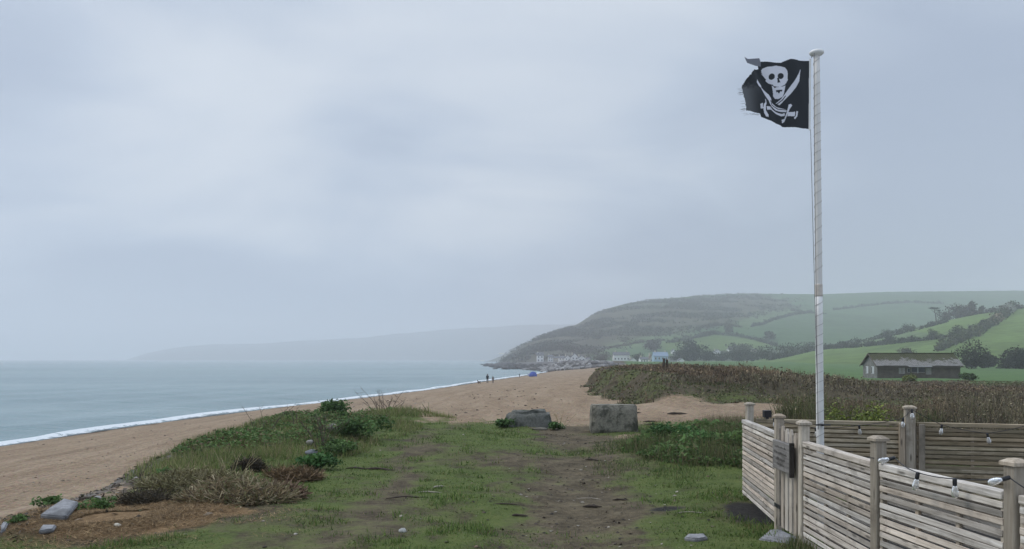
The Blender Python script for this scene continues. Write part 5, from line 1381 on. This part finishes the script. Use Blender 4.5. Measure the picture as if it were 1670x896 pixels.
# ------------------------------------------------------------------ scrub behind the fence and on the bank
def scrub():
    n = 350000; y = np.exp(math.log(10.4)+(math.log(128)-math.log(10.4))*rng.random(n)); x = (.055+.725*rng.random(n))*y+.6
    z = near_h(x, y); _, _, _, tw, w = zones(x, y, z)
    xb = bank_x(x, y)
    lump = fbm(x*.28, y*.28, 4, 551); fine = fbm(x*1.3, y*1.3, 3, 552)
    green = ((x-xb) < 2.6+2.4*(lump-.5))*(y > 29)*(fine > .40)*1.0
    green = np.maximum(green, 1.0*(np.abs(y-31.3-2*(lump-.5)) < 1.5)*(x > 5.5))
    green = np.maximum(green, 1.0*((y > 70) & (x > .57*y) & (x < .75*y)))
    gap = (y < 29.6) & (y > 21.5) & (x < 9.5)
    ok = (w > .45) & (rng.random(n) < np.clip((fine-.22)*2.2, .08, 1)) & ~gap & ~((y > 102) & (x > 45))
    x, y, z, lump, fine, green, tw = (a[ok] for a in (x, y, z, lump, fine, green, tw)); n = len(x)
    g = green > .5
    hm = np.where(g, .16, np.interp(y, [10,14,20,35,60,110], [.55,.70,.66,.50,.42,.30]))*np.where(x > .40*y, 1.0, .95)
    h = hm*(.25+.85*rng.random(n)**1.3)*np.clip(.10+2.3*(lump-.26)*(.35+1.3*fbm(x*.7, y*.7, 3, 556)), .12, 1.9)
    wd = np.clip(.0011*y, .009, .06)*(.6+.9*rng.random(n))
    brown = pick([(.110,.084,.060),(.155,.120,.082),(.22,.174,.112),(.33,.27,.175),(.13,.125,.066),(.082,.068,.052)], [3.5,4,3,1.8,1.8,2.2], n)
    red = fbm(x*.12, y*.12, 3, 553); brown = brown*np.where(red[:,None] > .5, np.array([1.08,1.0,.95]), np.array([.95,1.0,.95]))
    gc = pick([(.105,.125,.048),(.145,.155,.065),(.20,.18,.095),(.08,.098,.040),(.17,.135,.085)], [3,3,2.5,2,1.5], n)
    near_g = ((y < 24) & (fbm(x*.5, y*.5, 3, 554) > .58))
    C = np.where((g | near_g)[:,None], gc, brown)*(.55+.9*fbm(x*.33, y*.33, 4, 555))[:,None]
    A_ = blades(np.stack([x, y, z-.02], 1), h, wd, .75, np.clip(C, 0, 1), 1.15)
    m_ = n//2; k = rng.integers(0, n, m_)
    Q = np.stack([x[k]+rng.normal(size=m_)*.1, y[k]+rng.normal(size=m_)*.1, z[k]+h[k]*(.2+.7*rng.random(m_))], 1)
    B_ = leaves(Q, np.clip(.0030*y[k], .03, .16)*(.6+.8*rng.random(m_)), np.clip(C[k]*.95, 0, 1))
    tag(veg('bramble_scrub', [A_, B_], M_dry), 'dense brown winter brambles and dead stalks covering the land behind the fence', 'scrub', kind='stuff')
scrub()

# ------------------------------------------------------------------ loose slabs, stones, driftwood
M_slate = stone_mat('grey_slate', (.20,.20,.205), (.34,.34,.345), (.13,.13,.13), 2.5, False)
M_drift = plain('driftwood', (.075,.060,.048), .9, .1, .35, 12, .3); M_palew = plain('bleached_wood', (.36,.32,.26), .9, .1, .25, 12, .3)
def slab(name, pts, th, label, m, cat, tilt=(0, 0), lift=.01, seed=1):
    P_ = [((u-U0)/F*(EYE*F/(v-V0)), EYE*F/(v-V0)) for u, v in pts]; cx = sum(p_[0] for p_ in P_)/len(P_); cy_ = sum(p_[1] for p_ in P_)/len(P_)
    loc = [(a-cx, b-cy_) for a, b in P_]
    o = chunk(name, loc, loc, -th, th*.3, m, seed, .006)
    o.location = (cx, cy_, hz(cx, cy_)+lift); o.rotation_euler = (*tilt, 0); return tag(o, label, cat)
slab('slate_slab', [(66,851),(108,853),(128,836),(104,833)], .04, 'larger grey slate slab propped in the bottom left corner', M_slate, 'slab', (.10, .04), .07, 601)
slab('slate_slab', [(64,872),(88,870),(93,864),(70,864)], .03, 'smaller grey slate lying in front of the larger slab', M_slate, 'slab', (.06, 0), .04, 602)
slab('slate_slab', [(0,872),(8,868),(16,858),(4,860)], .03, 'sliver of grey slate cut by the left edge', M_slate, 'slab', (.08, 0), .03, 603)
slab('flat_stone', [(1116,880),(1135,883),(1154,880),(1148,874),(1122,874)], .05, 'flat pale grey stone bedded in the grass at bottom centre right', M_slate, 'stone', (0, 0), .012, 604)
slab('paving_slab', [(1238,880),(1298,890),(1308,881),(1270,864),(1255,866)], .05, 'broken grey paving slab in front of the picket gate', M_slate, 'slab', (0, 0), .015, 605)
def rock(u, v, y, size, sq, base, label, seed, cat='stone', z=0):
    x = (u-U0)/F*y; V, Fs = rock_mesh(2, seed, sq); o = mesh_np('stone', V*size, Fs, M_stone, cols=np.tile(base, (len(V), 1)), smooth=False)
    o.location = (x, y, hz(x, y)+size*sq[2]*.35+z); o.rotation_euler = (0, 0, seed*.7); return tag(o, label, cat)
rock(990, 628, 58, .50, (1,.7,.5), (.10,.085,.075), 'dark chunk of rock lying at the foot of the bank', 611)
rock(657, 872, 7.35, .05, (1,.8,.5), (.36,.36,.33), 'rounded pale pebble on the turf left of the muddy track', 612)
rock(542, 716, 15.9, .13, (1,.8,.6), (.30,.285,.25), 'pale stone under the dark bushy plant', 613, z=.12)
rock(505, 736, 14.2, .09, (1,.8,.6), (.27,.255,.23), 'small pale stone in the weeds left of the twiggy bush', 614, z=.06)
rock(508, 750, 13.0, .11, (1,.8,.5), (.17,.175,.185), 'blue grey stone among the weeds of the mound', 615, z=.04)
rock(332, 732, 14.6, .09, (1,.8,.6), (.42,.37,.32), 'pale pebble on the sand at the left edge of the mound', 616)
rock(572, 740, 14.2, .09, (1.3,.8,.4), (.28,.27,.235), 'pale flat stone right of the dark bushy plant', 617, z=.03)
rock(158, 811, 9.2, .07, (1,.8,.5), (.34,.33,.31), 'pale stone on the grey debris slope', 618)
rock(192, 867, 7.6, .045, (1,.7,.6), (.50,.46,.38), 'pale pebble on the ochre clippings', 619)
rock(880, 692, 18.9, .16, (1.6,.6,.35), (.15,.135,.105), 'flat buff stone at the front of the dark boulder', 620)
def log(u, v, ln, rad, ang, m, label, bend=.06, cat='driftwood', lift=0.0, y=None):
    y = y or EYE*F/(v-V0); x = (u-U0)/F*y
    pts = [Vector((math.cos(ang)*ln*(t-.5), math.sin(ang)*ln*(t-.5)+bend*ln*math.sin(t*5), rad*.6+.02*ln*math.sin(t*4))) for t in np.linspace(0, 1, 7)]
    rad *= .72; pts = [p_+Vector((0, rng.normal()*ln*.02, 0)) for p_ in pts]
    o = MB().tube(pts, [rad*q*(.8+.4*rng.random()) for q in (.35,.9,1,.8,1.0,.6,.2)], 7).build('driftwood_stick', m, None, True)
    o.location = (x, y, hz(x, y)+lift); return tag(o, label, cat, 'driftwood lying about')
log(827, 821, .40, .011, .05, M_drift, 'long thin dark stick lying at the left edge of the muddy track')
log(848, 834, .17, .020, -.05, M_drift, 'short thick dark piece of wood just below the long thin stick')
log(665, 812, .50, .012, .30, M_drift, 'dark stick sloping towards the pale debris on the turf')
log(700, 802, .32, .012, .1, M_palew, 'pale bleached stick in the little pile of debris on the turf')
log(716, 795, .18, .016, .7, M_palew, 'stubby bleached stick at the right of the debris pile')
log(1105, 675, .62, .055, .12, M_drift, 'dark log lying on the sandy lane right of the concrete block')
log(1062, 684, .42, .028, .08, M_drift, 'dark stick on the sand just right of the concrete block', y=20.6)
log(1066, 691, .36, .03, -.05, M_drift, 'thicker dark piece of wood near the base of the concrete block', y=19.4)
log(1022, 656, 1.2, .07, .02, M_drift, 'long dark log partly grassed over behind the concrete block', y=27)
log(620, 765, .45, .022, -.2, M_drift, 'brown branch lying at the edge of the turf below the mound')
log(585, 762, .40, .02, -.1, M_drift, 'dark branch between leafy plants and turf')
log(967, 748, .26, .022, -.35, M_drift, 'dark piece of wood in the middle of the track')
log(966, 821, .22, .022, .1, M_drift, 'dark lump of wood on the right side of the muddy track')
log(1012, 806, .20, .018, .2, M_drift, 'small dark stick right of the wood lump on the track')
log(965, 805, .36, .007, -.1, M_palew, 'thin pale stick lying across the dark mud')
log(1130, 836, .34, .008, .12, M_palew, 'thin pale stick beside the small dark patch on the right')
log(150, 815, .26, .03, .1, M_drift, 'dark driftwood stub on the grey debris slope')
def litter():
    n = 5200; x, y = sample(n, 5.5, 70, -.72, .3); z = near_h(x, y); xe = np.interp(y, XE[:,0], XE[:,1])
    s_ = x-waterline(y); ok = (s_ > 3)
    dr = np.exp(-((x-xe+.9)/1.0)**2)
    ok &= rng.random(n) < np.where(x < xe-.2, .45+.55*dr, .10+.5*dr); x, y, z = x[ok], y[ok], z[ok]; n = len(x)
    C = pick([(.32,.27,.22),(.11,.09,.075),(.45,.40,.34),(.21,.15,.105),(.15,.115,.085)], [2,3,1,3,3], n)
    scatter_rocks('beach_pebbles', np.stack([x, y, z+.005], 1), (.006+.018*rng.random(n)**3)*(.7+.06*y), M_stone, 'scattered pebbles and scraps over sand and turf', C, cat='pebbles', flat=.5)
    # dark wrack lines and sticks on the beach
    n = 420; y = 9+70*rng.random(n)**1.4; band = np.where(rng.random(n) < .6, .25, .55)+rng.normal(size=n)*.05
    xe = np.interp(y, XE[:,0], XE[:,1]); xw = waterline(y); x = np.where(y < 26, lerp(xe-1.2, xw, np.clip(band-.1, 0, 1)), lerp(4.5, xw, np.clip(band-.1, 0, 1)))+rng.normal(size=n)*.8
    P_ = np.stack([x, y, near_h(x, y)+.02], 1)
    tag(veg('beach_wrack', [leaves(P_, (.03+.12*rng.random(n)**2)*(.8+.02*y), pick([(.05,.04,.03),(.09,.07,.055),(.15,.12,.10)], [3,2,1], n), .9)], M_dry), 'scraps of dark seaweed and sticks along the beach', 'wrack', kind='stuff')
    n = 1500; y = 5.5+14*rng.random(n); xc = np.interp(y, [0,6.8,9.8,13.6,18.4,22], [.45,.54,.82,1.15,1.5,2.4]); x = xc+rng.normal(size=n)*.8
    P_ = np.stack([x, y, near_h(x, y)+.006], 1)
    tag(veg('track_litter', [leaves(P_, .015+.05*rng.random(n)**2, pick([(.03,.025,.02),(.07,.055,.045),(.30,.27,.22),(.14,.11,.08)], [4,3,1,2], n), .9)], M_dry), 'bits of bark and dead leaf trodden into the muddy track', 'litter', kind='stuff')
    n = 4200; y = 7+12*rng.random(n)**1.2; xe = np.interp(y, XE[:,0], XE[:,1]); x = xe-.7+rng.normal(size=n)*.6
    P_ = np.stack([x, y, near_h(x, y)+.01], 1)
    tag(veg('edge_debris', [leaves(P_, .02+.10*rng.random(n)**2, pick([(.06,.05,.04),(.13,.105,.08),(.28,.26,.235),(.21,.17,.125),(.10,.11,.05)], [3,3,.8,2.5,1.5], n), .7)], M_dry), 'grey scraps of slate, wood and dead leaves along the terrace edge', 'debris', kind='stuff')
litter()
# two stubby posts on the bank
for i, (u, lab) in enumerate(((1082, 'left of two short dark posts standing in the scrub on the bank'), (1088.5, 'right of two short dark posts standing in the scrub on the bank'))):
    x = (u-U0)/F*48; o = MB().bbox(-.06, .06, -.06, .06, -.3, .70 if i == 0 else .62, .02).build('dark_post', M_drift, None)
    o.location = (x, 48, hz(x, 48)); o.rotation_euler = (0, .06*(1-2*i), .3); tag(o, lab, 'post', 'posts on the bank')

# grass growing up against the fence
def fence_grass():
    A_ = [(2.66,9.3),(2.47,7.6),(2.46,6.9),(2.44,5.5),(2.57,4.2),(2.8,2.9)]; P_ = []
    for a, b in zip(A_[:-1], A_[1:]):
        ln = math.hypot(b[0]-a[0], b[1]-a[1])
        if abs(ln-.7) < .05 or a[1] > 9: continue
        m_ = int(ln*1500); t = rng.random(m_); P_.append(np.stack([lerp(a[0], b[0], t)-np.abs(rng.normal(size=m_))*.07, lerp(a[1], b[1], t)], 1))
    P_ = np.concatenate(P_); P_ = P_[fbm(P_[:,0]*3, P_[:,1]*3, 3, 561) > .45]; n = len(P_)
    Q = np.stack([P_[:,0], P_[:,1], near_h(P_[:,0], P_[:,1])-.005], 1)
    tag(veg('fence_foot_grass', [blades(Q, .03+.13*rng.random(n)**2, .006+.006*rng.random(n), .8, pick([(.09,.12,.042),(.13,.15,.06),(.22,.19,.11),(.07,.09,.035)], [3,3,2,2], n))]), 'straggling grass along the foot of the front fence', 'grass', kind='stuff')
fence_grass()
